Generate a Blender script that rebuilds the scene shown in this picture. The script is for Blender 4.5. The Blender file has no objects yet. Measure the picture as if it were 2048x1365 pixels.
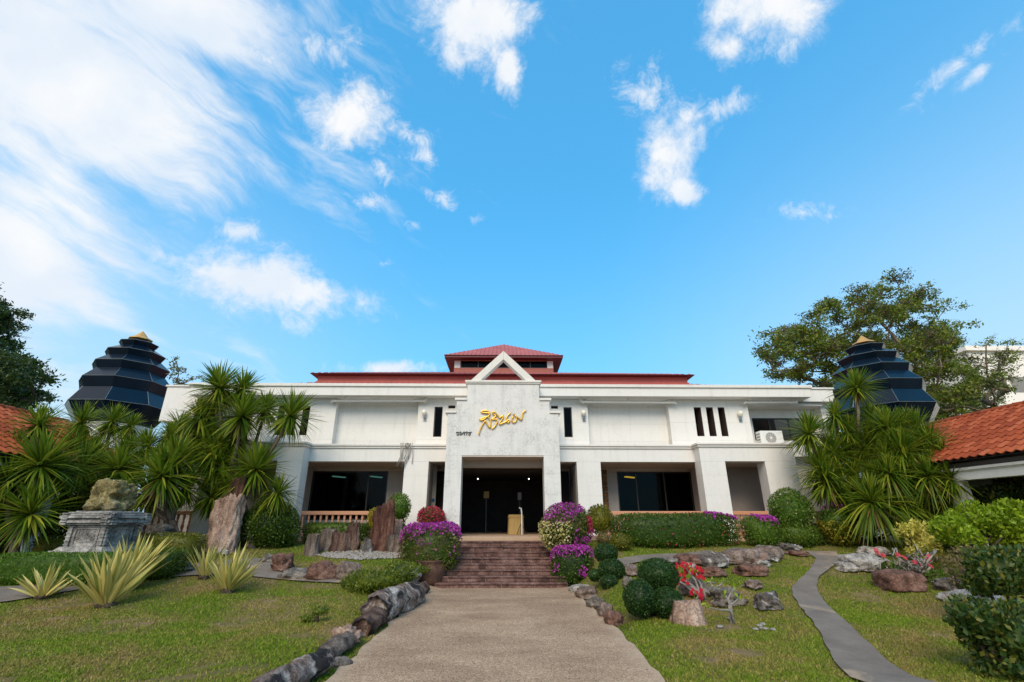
import bpy, math, random
import numpy as np
from mathutils import Vector, Matrix, Quaternion, noise as mnoise

random.seed(7)
RNG = np.random.default_rng(11)
PI = math.pi
R = math.radians
scene = bpy.context.scene
COL = scene.collection

# ------------------------------------------------------------------ camera
EYE = 1.6
PITCH, YAW, FOC = R(20.8), R(-0.9), 942.0          # focal length in pixels of a 2048 px wide picture
cam_d = bpy.data.cameras.new('camera')
cam_d.sensor_width = 36.0
cam_d.lens = 36.0 * FOC / 2048.0
cam_d.clip_start = 0.05
cam_d.clip_end = 3000.0
cam = bpy.data.objects.new('camera', cam_d)
COL.objects.link(cam)
cam.location = (0, 0, EYE)
cam.rotation_euler = (PI / 2 + PITCH, 0, YAW)
scene.camera = cam


def ray(px, py):
    u, v = px - 1024.0, -(py - 682.5)
    y = FOC * math.cos(PITCH) - v * math.sin(PITCH)
    z = FOC * math.sin(PITCH) + v * math.cos(PITCH)
    return Vector((u * math.cos(YAW) - y * math.sin(YAW), u * math.sin(YAW) + y * math.cos(YAW), z))


def at(px, py, Y):
    r = ray(px, py)
    t = Y / r.y
    return Vector((r.x * t, Y, EYE + r.z * t))


# ------------------------------------------------------------------ light
EXPOSURE = 1.0
SKY_STRENGTH = 0.10
SUN_EL, SUN_AZ = R(39), R(191)                      # azimuth clockwise from +Y: behind the camera, to the left
world = bpy.data.worlds.new('World')
scene.world = world
world.use_nodes = True
sun_d = bpy.data.lights.new('sun', 'SUN')
sun_d.energy = 1.38
sun_d.angle = R(34)
sun_d.color = (1.0, 0.85, 0.66)
sun = bpy.data.objects.new('sun', sun_d)
COL.objects.link(sun)
sdir = Vector((math.sin(SUN_AZ) * math.cos(SUN_EL), math.cos(SUN_AZ) * math.cos(SUN_EL), math.sin(SUN_EL)))
sun.rotation_euler = (-sdir).to_track_quat('-Z', 'Y').to_euler()
sun.location = sdir * 60
vs = scene.view_settings
scene.display_settings.display_device = 'sRGB'
vs.view_transform = 'Standard'
vs.look = 'None'
vs.exposure = EXPOSURE
vs.gamma = 1.0
vs.use_curve_mapping = False
scene.cycles.max_bounces = 7
scene.cycles.transparent_max_bounces = 12
scene.cycles.use_denoising = True
scene.cycles.sample_clamp_indirect = 6.0


# ---- the sky: Nishita plus clouds placed by direction
def build_sky():
    nt = world.node_tree
    nt.nodes.clear()
    N, L = nt.nodes.new, nt.links.new

    def val(x, sock):
        if isinstance(x, (int, float)):
            sock.default_value = x
        elif isinstance(x, (tuple, Vector)):
            sock.default_value = tuple(x)
        else:
            L(x, sock)

    def m(op, a, b=0.0, c=None, clamp=False):
        n = N('ShaderNodeMath'); n.operation = op; n.use_clamp = clamp
        val(a, n.inputs[0]); val(b, n.inputs[1])
        if c is not None: val(c, n.inputs[2])
        return n.outputs[0]

    def dot(a, b):
        n = N('ShaderNodeVectorMath'); n.operation = 'DOT_PRODUCT'
        val(a, n.inputs[0]); val(b, n.inputs[1]); return n.outputs['Value']

    def comb(x, y, z):
        n = N('ShaderNodeCombineXYZ'); val(x, n.inputs[0]); val(y, n.inputs[1]); val(z, n.inputs[2]); return n.outputs[0]

    def noise(vec, scale, detail=6, rough=0.55, dist=0.0):
        n = N('ShaderNodeTexNoise'); val(vec, n.inputs['Vector'])
        n.inputs['Scale'].default_value = scale; n.inputs['Detail'].default_value = detail
        n.inputs['Roughness'].default_value = rough; n.inputs['Distortion'].default_value = dist
        return n.outputs['Fac']

    def sstep(x, a, b):
        n = N('ShaderNodeMapRange'); n.interpolation_type = 'SMOOTHSTEP'
        val(x, n.inputs[0]); n.inputs[1].default_value = a; n.inputs[2].default_value = b
        return n.outputs[0]

    tc = N('ShaderNodeTexCoord')
    D = tc.outputs['Generated']
    sky = N('ShaderNodeTexSky')
    sky.sky_type = 'NISHITA'
    sky.sun_disc = False
    sky.sun_elevation = SUN_EL
    sky.sun_rotation = SUN_AZ
    sky.altitude = 50
    sky.air_density = 1.0
    sky.dust_density = 0.6
    sky.ozone_density = 1.6

    def mask(px, py, a, b, rot):
        if px is None:
            c = Vector(py).normalized()
            ang = m('ARCCOSINE', dot(D, c))
            return m('SUBTRACT', 1.0, m('DIVIDE', ang, a))
        c = ray(px, py).normalized()
        u0 = (ray(px + 1, py).normalized() - c); u0 = (u0 - c * u0.dot(c)).normalized()
        v0 = c.cross(u0).normalized()
        if v0.dot(ray(px, py - 1).normalized() - c) < 0: v0 = -v0
        t = R(rot)                                    # clockwise in the picture
        u = u0 * math.cos(t) - v0 * math.sin(t)
        v = u0 * math.sin(t) + v0 * math.cos(t)
        off = math.hypot(px - 1024, py - 682) / FOC
        k = 1.0 / (FOC * (1 + off * off) ** 0.75)
        x = m('DIVIDE', dot(D, u), a * k); y = m('DIVIDE', dot(D, v), b * k)
        r2 = m('ADD', m('MULTIPLY', x, x), m('MULTIPLY', y, y))
        front = m('SUBTRACT', m('MULTIPLY', m('GREATER_THAN', dot(D, c), 0.0), 3.0), 2.0)
        e = m('SUBTRACT', 1.0, m('SQRT', r2))
        return m('MINIMUM', m('MAXIMUM', e, -1.0), front)

    # fine and coarse break-up
    wn = N('ShaderNodeTexNoise'); L(D, wn.inputs['Vector']); wn.inputs['Scale'].default_value = 5.0
    wn.inputs['Detail'].default_value = 4
    off = N('ShaderNodeVectorMath'); off.operation = 'MULTIPLY_ADD'
    L(wn.outputs['Color'], off.inputs[0]); off.inputs[1].default_value = (0.10, 0.10, 0.10)
    L(D, off.inputs[2])
    W = off.outputs[0]
    n1 = noise(W, 9.0, 10, 0.66)
    n2 = noise(W, 30.0, 9, 0.72, 0.3)
    nz = m('ADD', m('MULTIPLY', m('SUBTRACT', n1, 0.5), 2.2), m('MULTIPLY', m('SUBTRACT', n2, 0.5), 0.9))

    solid = [(445, 545, 125, 78, 0), (540, 568, 175, 86, 6), (625, 588, 125, 62, 8),
             (705, 238, 115, 82, 0), (960, 40, 150, 115, 0), (1020, 130, 40, 60, 0), (905, 110, 40, 60, 0),
             (1530, 15, 175, 85, 0), (1450, 95, 65, 45, 20), (1325, 310, 70, 112, 0), (1365, 382, 50, 30, 38),
             (780, 737, 105, 22, 0)]
    wisp = [(810, 265, 70, 28, 25), (850, 315, 40, 24, 45), (765, 342, 38, 28, 35), (730, 405, 55, 25, 5),
            (890, 405, 60, 24, 28), (825, 450, 28, 16, 0), (950, 440, 26, 14, 0), (1290, 190, 80, 65, 35),
            (1370, 240, 70, 48, 0), (1455, 215, 80, 30, -18), (1590, 80, 75, 45, -35), (1610, 426, 85, 28, 0),
            (1915, 130, 115, 32, -52), (1950, 150, 80, 22, -50), (485, 460, 65, 30, 8), (540, 492, 45, 18, 0),
            (540, 110, 70, 50, 20), (660, 105, 90, 40, 35), (770, 528, 18, 10, 0), (690, 70, 60, 40, 40)]

    def union(lst):
        o = None
        for b in lst:
            k = mask(*b)
            o = k if o is None else m('MAXIMUM', o, k)
        return o

    ds = m('MULTIPLY', sstep(m('ADD', union(solid), m('MULTIPLY', nz, 1.2)), -0.12, 0.90), 0.97)
    n3 = noise(W, 20.0, 10, 0.72, 0.5)
    dw = m('MULTIPLY', sstep(m('ADD', union(wisp), m('MULTIPLY', m('SUBTRACT', n3, 0.5), 4.4)), 0.05, 1.75), 0.9)
    # broad sheet of streaky cirrus to the left, going on beyond the frame
    c0 = ray(250, 300).normalized()
    u0 = Vector((1, 0, 0)); u0 = (u0 - c0 * u0.dot(c0)).normalized(); v0 = -c0.cross(u0)
    t = R(40); ua = u0 * math.cos(t) - v0 * math.sin(t); va = u0 * math.sin(t) + v0 * math.cos(t)
    P = comb(m('MULTIPLY', dot(W, ua), 2.4), m('MULTIPLY', dot(W, va), 8.5), 0.0)
    st = noise(P, 1.6, 9, 0.6, 0.3)
    P2 = comb(m('MULTIPLY', dot(W, ua), 5.0), m('MULTIPLY', dot(W, va), 15.0), 3.0)
    st2 = noise(P2, 1.5, 8, 0.65, 0.2)
    sheet = [(110, 150, 520, 300, 35), (-150, 480, 500, 300, 20), (20, 560, 170, 120, 20), (400, 30, 270, 120, 20), (-700, 300, 700, 700, 0), (None, (-0.85, -0.5, 0.45), 1.25, 0, 0)]
    sm = union(sheet)
    sd = m('ADD', m('MULTIPLY', sm, 1.15), m('ADD', m('MULTIPLY', m('SUBTRACT', st, 0.5), 1.7), m('MULTIPLY', m('SUBTRACT', st2, 0.5), 1.0)))
    dc = m('MULTIPLY', sstep(sd, -0.20, 0.70), 0.97)
    # thin veil near the left and right horizon
    sep = N('ShaderNodeSeparateXYZ'); L(D, sep.inputs[0])
    dens = m('MAXIMUM', m('MAXIMUM', ds, dw), dc)
    el = sep.outputs[2]
    hz = m('MULTIPLY', sstep(el, 0.62, 0.0), 0.30)
    side = m('MULTIPLY', sstep(m('ABSOLUTE', sep.outputs[0]), 0.12, 0.85), 0.62)
    veil = m('ADD', hz, m('MULTIPLY', side, sstep(el, 0.8, 0.1)), clamp=True)

    gm = N('ShaderNodeGamma'); L(sky.outputs[0], gm.inputs[0]); gm.inputs[1].default_value = 0.42
    tint = N('ShaderNodeMix'); tint.data_type = 'RGBA'; tint.blend_type = 'MULTIPLY'
    tint.inputs[0].default_value = 1.0
    L(gm.outputs[0], tint.inputs[6]); tint.inputs[7].default_value = SKY_TINT
    mv = N('ShaderNodeMix'); mv.data_type = 'RGBA'
    L(veil, mv.inputs[0]); L(tint.outputs[2], mv.inputs[6]); mv.inputs[7].default_value = tuple(k / (SKY_STRENGTH * 2 ** EXPOSURE) for k in (0.62, 0.84, 0.98)) + (1,)
    mc = N('ShaderNodeMix'); mc.data_type = 'RGBA'
    shade = sstep(noise(D, 7.0, 5, 0.5), 0.35, 0.7)
    cm = N('ShaderNodeMix'); cm.data_type = 'RGBA'
    L(shade, cm.inputs[0])
    k = 1.0 / (SKY_STRENGTH * 2 ** EXPOSURE)
    cm.inputs[6].default_value = (0.80 * k, 0.88 * k, 0.98 * k, 1)
    cm.inputs[7].default_value = (1.0 * k, 1.0 * k, 1.0 * k, 1)
    L(dens, mc.inputs[0]); L(mv.outputs[2], mc.inputs[6]); L(cm.outputs[2], mc.inputs[7])
    bg = N('ShaderNodeBackground'); bg.inputs['Strength'].default_value = SKY_STRENGTH
    L(mc.outputs[2], bg.inputs['Color'])
    out = N('ShaderNodeOutputWorld'); L(bg.outputs[0], out.inputs[0])


SKY_TINT = (0.52, 2.00, 3.05, 1)
build_sky()

# ------------------------------------------------------------------ terrain
CX = -0.055


def sm(a, b, x):
    t = np.clip((np.asarray(x, float) - a) / (b - a), 0, 1)
    return t * t * (3 - 2 * t)


def hgt(x, y):
    x = np.asarray(x, float); y = np.asarray(y, float)
    g = np.interp(y, [-50, 6, 7.5, 9, 11, 13, 14.5, 16, 18, 30, 90], [0.05, 0.06, 0.08, 0.13, 0.34, 0.62, 0.82, 1.0, 1.0, 1.0, 1.0])
    lat = sm(1.75, 2.7, np.abs(x - CX))
    bump = 0.025 * np.sin(x * 1.7 + 0.6 * y) + 0.02 * np.sin(y * 2.3 - x * 0.9)
    return lat * (g + bump * sm(2.2, 3.5, np.abs(x - CX)))


def gnd(px, py):
    r = ray(px, py)
    lo, hi = 1.0, 1.0
    for k in range(900):
        Y = 2.0 + k * 0.05
        p = at(px, py, Y)
        if p.z <= float(hgt(p.x, p.y)):
            a, b = Y - 0.05, Y
            for _ in range(24):
                c = (a + b) / 2
                p = at(px, py, c)
                if p.z <= float(hgt(p.x, p.y)): b = c
                else: a = c
            return at(px, py, b)
    return at(px, py, 17.0)


# ------------------------------------------------------------------ mesh helpers
class MB:
    def __init__(s): s.v, s.f = [], []

    def add(s, vs, fs):
        o = len(s.v); s.v += [tuple(q) for q in vs]; s.f += [tuple(i + o for i in f) for f in fs]; return s

    def box(s, x0, x1, y0, y1, z0, z1):
        v = [(x0, y0, z0), (x1, y0, z0), (x1, y1, z0), (x0, y1, z0), (x0, y0, z1), (x1, y0, z1), (x1, y1, z1), (x0, y1, z1)]
        return s.add(v, [(0, 3, 2, 1), (4, 5, 6, 7), (0, 1, 5, 4), (1, 2, 6, 5), (2, 3, 7, 6), (3, 0, 4, 7)])

    def obox(s, c, ax, ay, az):
        c, ax, ay, az = map(Vector, (c, ax, ay, az))
        v = [c + i * ax + j * ay + k * az for k in (-1, 1) for j in (-1, 1) for i in (-1, 1)]
        return s.add(v, [(0, 2, 3, 1), (4, 5, 7, 6), (0, 1, 5, 4), (1, 3, 7, 5), (3, 2, 6, 7), (2, 0, 4, 6)])

    def prism(s, poly, y0, y1):               # polygon in x,z pushed along y
        n = len(poly)
        v = [(x, y0, z) for x, z in poly] + [(x, y1, z) for x, z in poly]
        return s.add(v, [tuple(range(n)), tuple(range(2 * n - 1, n - 1, -1))] + [(i, i + n, (i + 1) % n + n, (i + 1) % n) for i in range(n)])

    def tube(s, pts, rad, n=8, cap=True):
        pts = [Vector(p) for p in pts]
        if not hasattr(rad, '__len__'): rad = [rad] * len(pts)
        rings = []; up = None
        for i, p in enumerate(pts):
            d = (pts[min(i + 1, len(pts) - 1)] - pts[max(i - 1, 0)])
            d = d.normalized() if d.length > 1e-9 else Vector((0, 0, 1))
            if up is None:
                up = Vector((0, 0, 1)) if abs(d.z) < 0.9 else Vector((1, 0, 0))
            a = up - d * up.dot(d)
            a = a.normalized() if a.length > 1e-6 else d.orthogonal().normalized()
            up = a
            b = d.cross(a)
            rings.append([p + (a * math.cos(2 * PI * k / n) + b * math.sin(2 * PI * k / n)) * rad[i] for k in range(n)])
        v = [q for r in rings for q in r]; f = []
        for i in range(len(rings) - 1):
            for k in range(n):
                k2 = (k + 1) % n
                f.append((i * n + k, i * n + k2, (i + 1) * n + k2, (i + 1) * n + k))
        if cap:
            f.append(tuple(range(n - 1, -1, -1))); f.append(tuple(range((len(rings) - 1) * n, len(rings) * n)))
        return s.add(v, f)

    def lathe(s, c, prof, n=12, phase=0.0):
        c = Vector(c)
        v = [c + Vector((r * math.cos(phase + 2 * PI * k / n), r * math.sin(phase + 2 * PI * k / n), z)) for r, z in prof for k in range(n)]
        f = []
        for i in range(len(prof) - 1):
            for k in range(n):
                k2 = (k + 1) % n
                f.append((i * n + k, i * n + k2, (i + 1) * n + k2, (i + 1) * n + k))
        f.append(tuple(range(n - 1, -1, -1))); f.append(tuple(range((len(prof) - 1) * n, len(prof) * n)))
        return s.add(v, f)

    def build(s, name, mat, parent=None, smooth=False, bevel=0.0):
        return mesh_obj(name, s.v, s.f, mat, parent, smooth, bevel)


def origin(o):
    p = Vector((0, 0, 0))
    while o is not None:
        p += o.location; o = o.parent
    return p


def mesh_obj(name, v, f, mat, parent=None, smooth=False, bevel=0.0):
    me = bpy.data.meshes.new(name)
    off = origin(parent)
    if parent is None:
        a = np.array(v, float)
        off = Vector(((a[:, 0].min() + a[:, 0].max()) / 2, (a[:, 1].min() + a[:, 1].max()) / 2, a[:, 2].min()))
    vv = np.array(v, float) - np.array(off)
    if isinstance(f, np.ndarray):
        nv, nf, k = len(vv), len(f), f.shape[1]
        me.vertices.add(nv); me.vertices.foreach_set('co', vv.ravel())
        me.loops.add(nf * k); me.loops.foreach_set('vertex_index', f.ravel().astype(np.int32))
        me.polygons.add(nf)
        me.polygons.foreach_set('loop_start', np.arange(0, nf * k, k, dtype=np.int32))
        me.polygons.foreach_set('loop_total', np.full(nf, k, np.int32))
        me.update(calc_edges=True)
    else:
        me.from_pydata(vv.tolist(), [], f)
    if smooth:
        me.polygons.foreach_set('use_smooth', [True] * len(me.polygons))
    me.update()
    if mat is not None: me.materials.append(mat)
    o = bpy.data.objects.new(name, me)
    COL.objects.link(o)
    if parent is not None: o.parent = parent
    else: o.location = off
    if bevel:
        b = o.modifiers.new('bevel', 'BEVEL'); b.width = bevel; b.segments = 2; b.limit_method = 'ANGLE'
    return o


def thing(name, label, cat, loc=(0, 0, 0), group=None):
    o = bpy.data.objects.new(name, None)
    o.empty_display_size = 0.2
    COL.objects.link(o); o.location = loc
    return tag(o, label, cat, group)


def tag(o, label, cat, group=None):
    o['label'] = label; o['category'] = cat
    if group: o['group'] = group
    return o


def struct(o): o['kind'] = 'structure'; return o
def stuff(o): o['kind'] = 'stuff'; return o


# ------------------------------------------------------------------ materials
def nodes(name):
    mt = bpy.data.materials.new(name); mt.use_nodes = True
    nt = mt.node_tree
    b = nt.nodes['Principled BSDF']
    return mt, nt, b


def tex(nt, scale, detail=5, rough=0.55, coord='Object', stretch=None, dist=0.0):
    tc = nt.nodes.new('ShaderNodeTexCoord')
    n = nt.nodes.new('ShaderNodeTexNoise')
    n.inputs['Scale'].default_value = scale; n.inputs['Detail'].default_value = detail
    n.inputs['Roughness'].default_value = rough; n.inputs['Distortion'].default_value = dist
    src = tc.outputs[coord]
    if coord == 'World':
        pass
    if stretch:
        mp = nt.nodes.new('ShaderNodeMapping'); mp.inputs['Scale'].default_value = stretch
        nt.links.new(src, mp.inputs[0]); src = mp.outputs[0]
    nt.links.new(src, n.inputs['Vector'])
    return n.outputs['Fac']


def ramp(nt, fac, stops):
    r = nt.nodes.new('ShaderNodeValToRGB')
    e = r.color_ramp.elements
    while len(e) > 1: e.remove(e[-1])
    for i, (p, c) in enumerate(stops):
        el = e[0] if i == 0 else e.new(p)
        el.position = p; el.color = tuple(c) + (1,) if len(c) == 3 else c
    nt.links.new(fac, r.inputs[0])
    return r.outputs[0]


def mixc(nt, fac, a, b, mode='MIX'):
    n = nt.nodes.new('ShaderNodeMix'); n.data_type = 'RGBA'; n.blend_type = mode
    for s, q in ((0, fac), (6, a), (7, b)):
        if isinstance(q, (int, float)): n.inputs[s].default_value = q
        elif isinstance(q, tuple): n.inputs[s].default_value = q + (1,) if len(q) == 3 else q
        else: nt.links.new(q, n.inputs[s])
    return n.outputs[2]


def bump(nt, b, h, dist=0.01, strength=1.0):
    n = nt.nodes.new('ShaderNodeBump'); n.inputs['Distance'].default_value = dist; n.inputs['Strength'].default_value = strength
    nt.links.new(h, n.inputs['Height']); nt.links.new(n.outputs[0], b.inputs['Normal'])


def plain(name, col, rough=0.6, metal=0.0, vary=0.12, scale=4.0, bumpd=0.0, spec=0.4):
    mt, nt, b = nodes(name)
    t = tex(nt, scale, 6)
    c = ramp(nt, t, [(0.25, tuple(k * (1 - vary) for k in col)), (0.75, tuple(min(1, k * (1 + vary)) for k in col))])
    nt.links.new(c, b.inputs['Base Color'])
    b.inputs['Roughness'].default_value = rough; b.inputs['Metallic'].default_value = metal
    b.inputs['Specular IOR Level'].default_value = spec
    if bumpd: bump(nt, b, tex(nt, scale * 8, 6), bumpd)
    return mt


def wallmat(name, base, grime, streak, gcol=(0.30, 0.29, 0.27)):
    """painted render with rain streaks and mould specks"""
    mt, nt, b = nodes(name)
    s1 = tex(nt, 1.0, 7, 0.62, stretch=(5.5, 5.5, 0.55))
    s2 = tex(nt, 2.3, 9, 0.7)
    s3 = tex(nt, 15, 7, 0.75)
    m1 = ramp(nt, s1, [(0.50, (0, 0, 0)), (0.80, (1, 1, 1))])
    m2 = ramp(nt, s2, [(0.44, (0, 0, 0)), (0.66, (1, 1, 1))])
    m3 = ramp(nt, s3, [(0.40, (0, 0, 0)), (0.72, (1, 1, 1))])
    c = mixc(nt, ramp(nt, s2, [(0.3, (0, 0, 0)), (0.7, (1, 1, 1))]), tuple(k * 0.93 for k in base), base)
    f1 = nt.nodes.new('ShaderNodeMath'); f1.operation = 'MULTIPLY'; nt.links.new(m1, f1.inputs[0]); f1.inputs[1].default_value = streak
    c = mixc(nt, f1.outputs[0], c, gcol)
    f2 = nt.nodes.new('ShaderNodeMath'); f2.operation = 'MULTIPLY'; nt.links.new(m2, f2.inputs[0]); nt.links.new(m3, f2.inputs[1])
    f3 = nt.nodes.new('ShaderNodeMath'); f3.operation = 'MULTIPLY'; nt.links.new(f2.outputs[0], f3.inputs[0]); f3.inputs[1].default_value = grime
    c = mixc(nt, f3.outputs[0], c, gcol)
    nt.links.new(c, b.inputs['Base Color'])
    b.inputs['Roughness'].default_value = 0.7
    b.inputs['Specular IOR Level'].default_value = 0.25
    bump(nt, b, tex(nt, 60, 4), 0.003)
    return mt


def leafmat(name, cols, trans=0.3, rough=0.45, spec=0.35, hue_noise=None):
    """leaf colours drawn per leaf; thin leaves let light through"""
    mt, nt, b = nodes(name)
    g = nt.nodes.new('ShaderNodeNewGeometry')
    n = len(cols)
    c = ramp(nt, g.outputs['Random Per Island'], [(i / max(1, n - 1), cc) for i, cc in enumerate(cols)])
    if hue_noise:
        t = tex(nt, hue_noise[0], 3)
        c = mixc(nt, ramp(nt, t, [(0.40, (0, 0, 0)), (0.62, (1, 1, 1))]), c, mixc(nt, 0.40, c, hue_noise[1]))
    nt.links.new(c, b.inputs['Base Color'])
    b.inputs['Roughness'].default_value = rough
    b.inputs['Specular IOR Level'].default_value = spec
    tr = nt.nodes.new('ShaderNodeBsdfTranslucent')
    c2 = mixc(nt, 0.5, c, (0.20, 0.30, 0.03), 'MIX') if trans else c
    nt.links.new(c2, tr.inputs['Color'])
    mx = nt.nodes.new('ShaderNodeMixShader'); mx.inputs[0].default_value = trans
    nt.links.new(b.outputs[0], mx.inputs[1]); nt.links.new(tr.outputs[0], mx.inputs[2])
    nt.links.new(mx.outputs[0], nt.nodes['Material Output'].inputs['Surface'])
    return mt


def petalmat(name, cols):
    mt, nt, b = nodes(name)
    g = nt.nodes.new('ShaderNodeNewGeometry')
    c = ramp(nt, g.outputs['Random Per Island'], [(i / max(1, len(cols) - 1), cc) for i, cc in enumerate(cols)])
    nt.links.new(c, b.inputs['Base Color'])
    b.inputs['Roughness'].default_value = 0.6; b.inputs['Specular IOR Level'].default_value = 0.15
    tr = nt.nodes.new('ShaderNodeBsdfTranslucent'); nt.links.new(c, tr.inputs['Color'])
    mx = nt.nodes.new('ShaderNodeMixShader'); mx.inputs[0].default_value = 0.35
    nt.links.new(b.outputs[0], mx.inputs[1]); nt.links.new(tr.outputs[0], mx.inputs[2])
    nt.links.new(mx.outputs[0], nt.nodes['Material Output'].inputs['Surface'])
    return mt


def rockmat(name, cols, scale=3.0, stretch=None, patch=None, bd=0.03):
    mt, nt, b = nodes(name)
    t = tex(nt, scale, 9, 0.68, stretch=stretch, dist=0.3)
    c = ramp(nt, t, [(0.37 + 0.26 * i / (len(cols) - 1), cc) for i, cc in enumerate(cols)])
    f = tex(nt, scale * 9, 9, 0.75)
    c = mixc(nt, 0.8, c, ramp(nt, f, [(0.36, (0.25, 0.25, 0.25)), (0.56, (1.1, 1.08, 1.05)), (0.70, (1.6, 1.55, 1.5))]), 'MULTIPLY')
    if patch:
        p = tex(nt, scale * 0.8, 6, 0.6, dist=0.6)
        c = mixc(nt, ramp(nt, p, [(patch[1], (0, 0, 0)), (patch[1] + 0.08, (1, 1, 1))]), c, patch[0])
    nt.links.new(c, b.inputs['Base Color'])
    b.inputs['Roughness'].default_value = 0.85
    b.inputs['Specular IOR Level'].default_value = 0.2
    bump(nt, b, tex(nt, scale * 9, 9, 0.7, stretch=stretch), bd)
    return mt


M = {}
M['wall'] = wallmat('white_wall', (0.82, 0.80, 0.765), 0.34, 0.20)
M['portal'] = wallmat('weathered_white_wall', (0.76, 0.75, 0.725), 1.0, 0.34, (0.27, 0.27, 0.26))
M['trim'] = wallmat('white_trim', (0.80, 0.765, 0.715), 0.45, 0.22)
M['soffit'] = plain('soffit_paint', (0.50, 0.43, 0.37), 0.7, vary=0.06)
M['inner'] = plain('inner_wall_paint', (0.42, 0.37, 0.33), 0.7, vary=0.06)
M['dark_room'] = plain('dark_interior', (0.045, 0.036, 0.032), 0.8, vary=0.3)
M['dark_frame'] = plain('dark_window_frame', (0.035, 0.028, 0.026), 0.4, vary=0.1)
M['brown_frame'] = plain('brown_window_reveal', (0.10, 0.070, 0.062), 0.55, vary=0.1)
M['redroof'] = plain('red_metal_roof', (0.42, 0.125, 0.115), 0.6, 0.0, vary=0.15, scale=1.5, spec=0.15)
M['redwall'] = plain('red_painted_board', (0.50, 0.115, 0.09), 0.55, vary=0.12, scale=2)
M['redeave'] = plain('dark_red_eave', (0.115, 0.018, 0.022), 0.5, vary=0.1)
M['pinkwall'] = plain('pinkish_soffit', (0.38, 0.13, 0.10), 0.7, vary=0.1)
M['navy'] = plain('glossy_navy_panel', (0.002, 0.009, 0.021), 0.24, vary=0.3, scale=2, spec=0.3)
M['navytrim'] = plain('pale_edge_trim', (0.20, 0.24, 0.26), 0.35, 0.4, vary=0.15)
M['gold'] = plain('gold_paint', (0.62, 0.36, 0.11), 0.38, 0.35, vary=0.15)
M['signgold'] = plain('polished_gold_letter', (0.95, 0.55, 0.10), 0.26, 0.75, vary=0.05)
M['signdark'] = plain('dark_metal_letter', (0.06, 0.055, 0.05), 0.45, 0.3)
M['terracotta'] = plain('terracotta_paint', (0.56, 0.27, 0.155), 0.6, vary=0.08, scale=5)
M['pvc'] = plain('white_plastic_pipe', (0.74, 0.72, 0.68), 0.45, vary=0.05)
M['acwhite'] = plain('ac_casing', (0.74, 0.74, 0.71), 0.4, vary=0.04)
M['acgrey'] = plain('ac_grille', (0.26, 0.24, 0.22), 0.5, vary=0.1)
M['steel'] = plain('grey_steel', (0.35, 0.35, 0.35), 0.35, 0.7)
M['cable'] = plain('cable_sheath', (0.36, 0.33, 0.30), 0.6, vary=0.4)
M['aggregate'] = None
M['bark'] = rockmat('grey_bark', [(0.10, 0.075, 0.055), (0.22, 0.17, 0.13), (0.30, 0.25, 0.20)], 6, (1, 1, 0.3))
M['palebark'] = rockmat('pale_grey_bark', [(0.22, 0.20, 0.18), (0.42, 0.39, 0.35)], 10, bd=0.008)
M['darkbark'] = rockmat('dark_bark', [(0.05, 0.035, 0.025), (0.12, 0.09, 0.07)], 6, (1, 1, 0.3))
M['redbrown'] = rockmat('red_brown_rock', [(0.07, 0.042, 0.035), (0.19, 0.10, 0.075), (0.29, 0.18, 0.145)], 2.6)
M['grey'] = rockmat('grey_rock', [(0.085, 0.075, 0.068), (0.20, 0.175, 0.155), (0.36, 0.32, 0.285)], 3.2)
M['greybrown'] = rockmat('grey_brown_rock', [(0.10, 0.075, 0.065), (0.22, 0.165, 0.14), (0.34, 0.28, 0.25)], 2.4, patch=((0.30, 0.16, 0.115), 0.56))
M['pale'] = rockmat('pale_grey_rock', [(0.20, 0.18, 0.165), (0.42, 0.395, 0.37), (0.55, 0.53, 0.50)], 3.4)
M['bw'] = rockmat('dark_and_white_rock', [(0.06, 0.053, 0.05), (0.16, 0.14, 0.13), (0.28, 0.25, 0.23)], 3.0, patch=((0.62, 0.61, 0.60), 0.53))
M['petrified'] = rockmat('petrified_wood', [(0.045, 0.028, 0.022), (0.12, 0.068, 0.052), (0.23, 0.155, 0.12)], 5.0, (1, 1, 0.22), patch=((0.055, 0.04, 0.035), 0.57))
M['petrigrey'] = rockmat('grey_petrified_wood', [(0.065, 0.05, 0.04), (0.155, 0.12, 0.10), (0.28, 0.225, 0.19)], 5.0, (1, 1, 0.22))
M['petripink'] = rockmat('pinkish_petrified_wood', [(0.18, 0.11, 0.085), (0.39, 0.265, 0.205), (0.52, 0.40, 0.33)], 3.0, (1, 1, 0.25), patch=((0.16, 0.125, 0.11), 0.60))
M['petrired'] = rockmat('dark_red_petrified_wood', [(0.03, 0.016, 0.013), (0.105, 0.045, 0.032), (0.21, 0.11, 0.08)], 4.0, (1, 1, 0.2))
M['logbark'] = rockmat('petrified_log_skin', [(0.09, 0.06, 0.05), (0.26, 0.19, 0.16), (0.58, 0.53, 0.49)], 3.0, patch=((0.03, 0.026, 0.026), 0.52))
M['yellowrock'] = rockmat('yellow_grey_rock', [(0.12, 0.10, 0.05), (0.34, 0.28, 0.12), (0.44, 0.40, 0.26)], 2.6, patch=((0.20, 0.21, 0.21), 0.60), bd=0.06)
M['carved'] = rockmat('weathered_carved_stone', [(0.13, 0.125, 0.12), (0.30, 0.29, 0.28), (0.47, 0.455, 0.435)], 3.0, patch=((0.13, 0.10, 0.09), 0.60), bd=0.012)
M['steptile'] = rockmat('red_laterite_tile', [(0.085, 0.046, 0.040), (0.19, 0.105, 0.09), (0.29, 0.18, 0.155)], 4.0, bd=0.012)
M['mortar'] = plain('pale_mortar', (0.36, 0.27, 0.22), 0.9, vary=0.15, scale=8)
M['landing'] = plain('tan_landing_stone', (0.46, 0.32, 0.215), 0.75, vary=0.12, scale=5)
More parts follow.
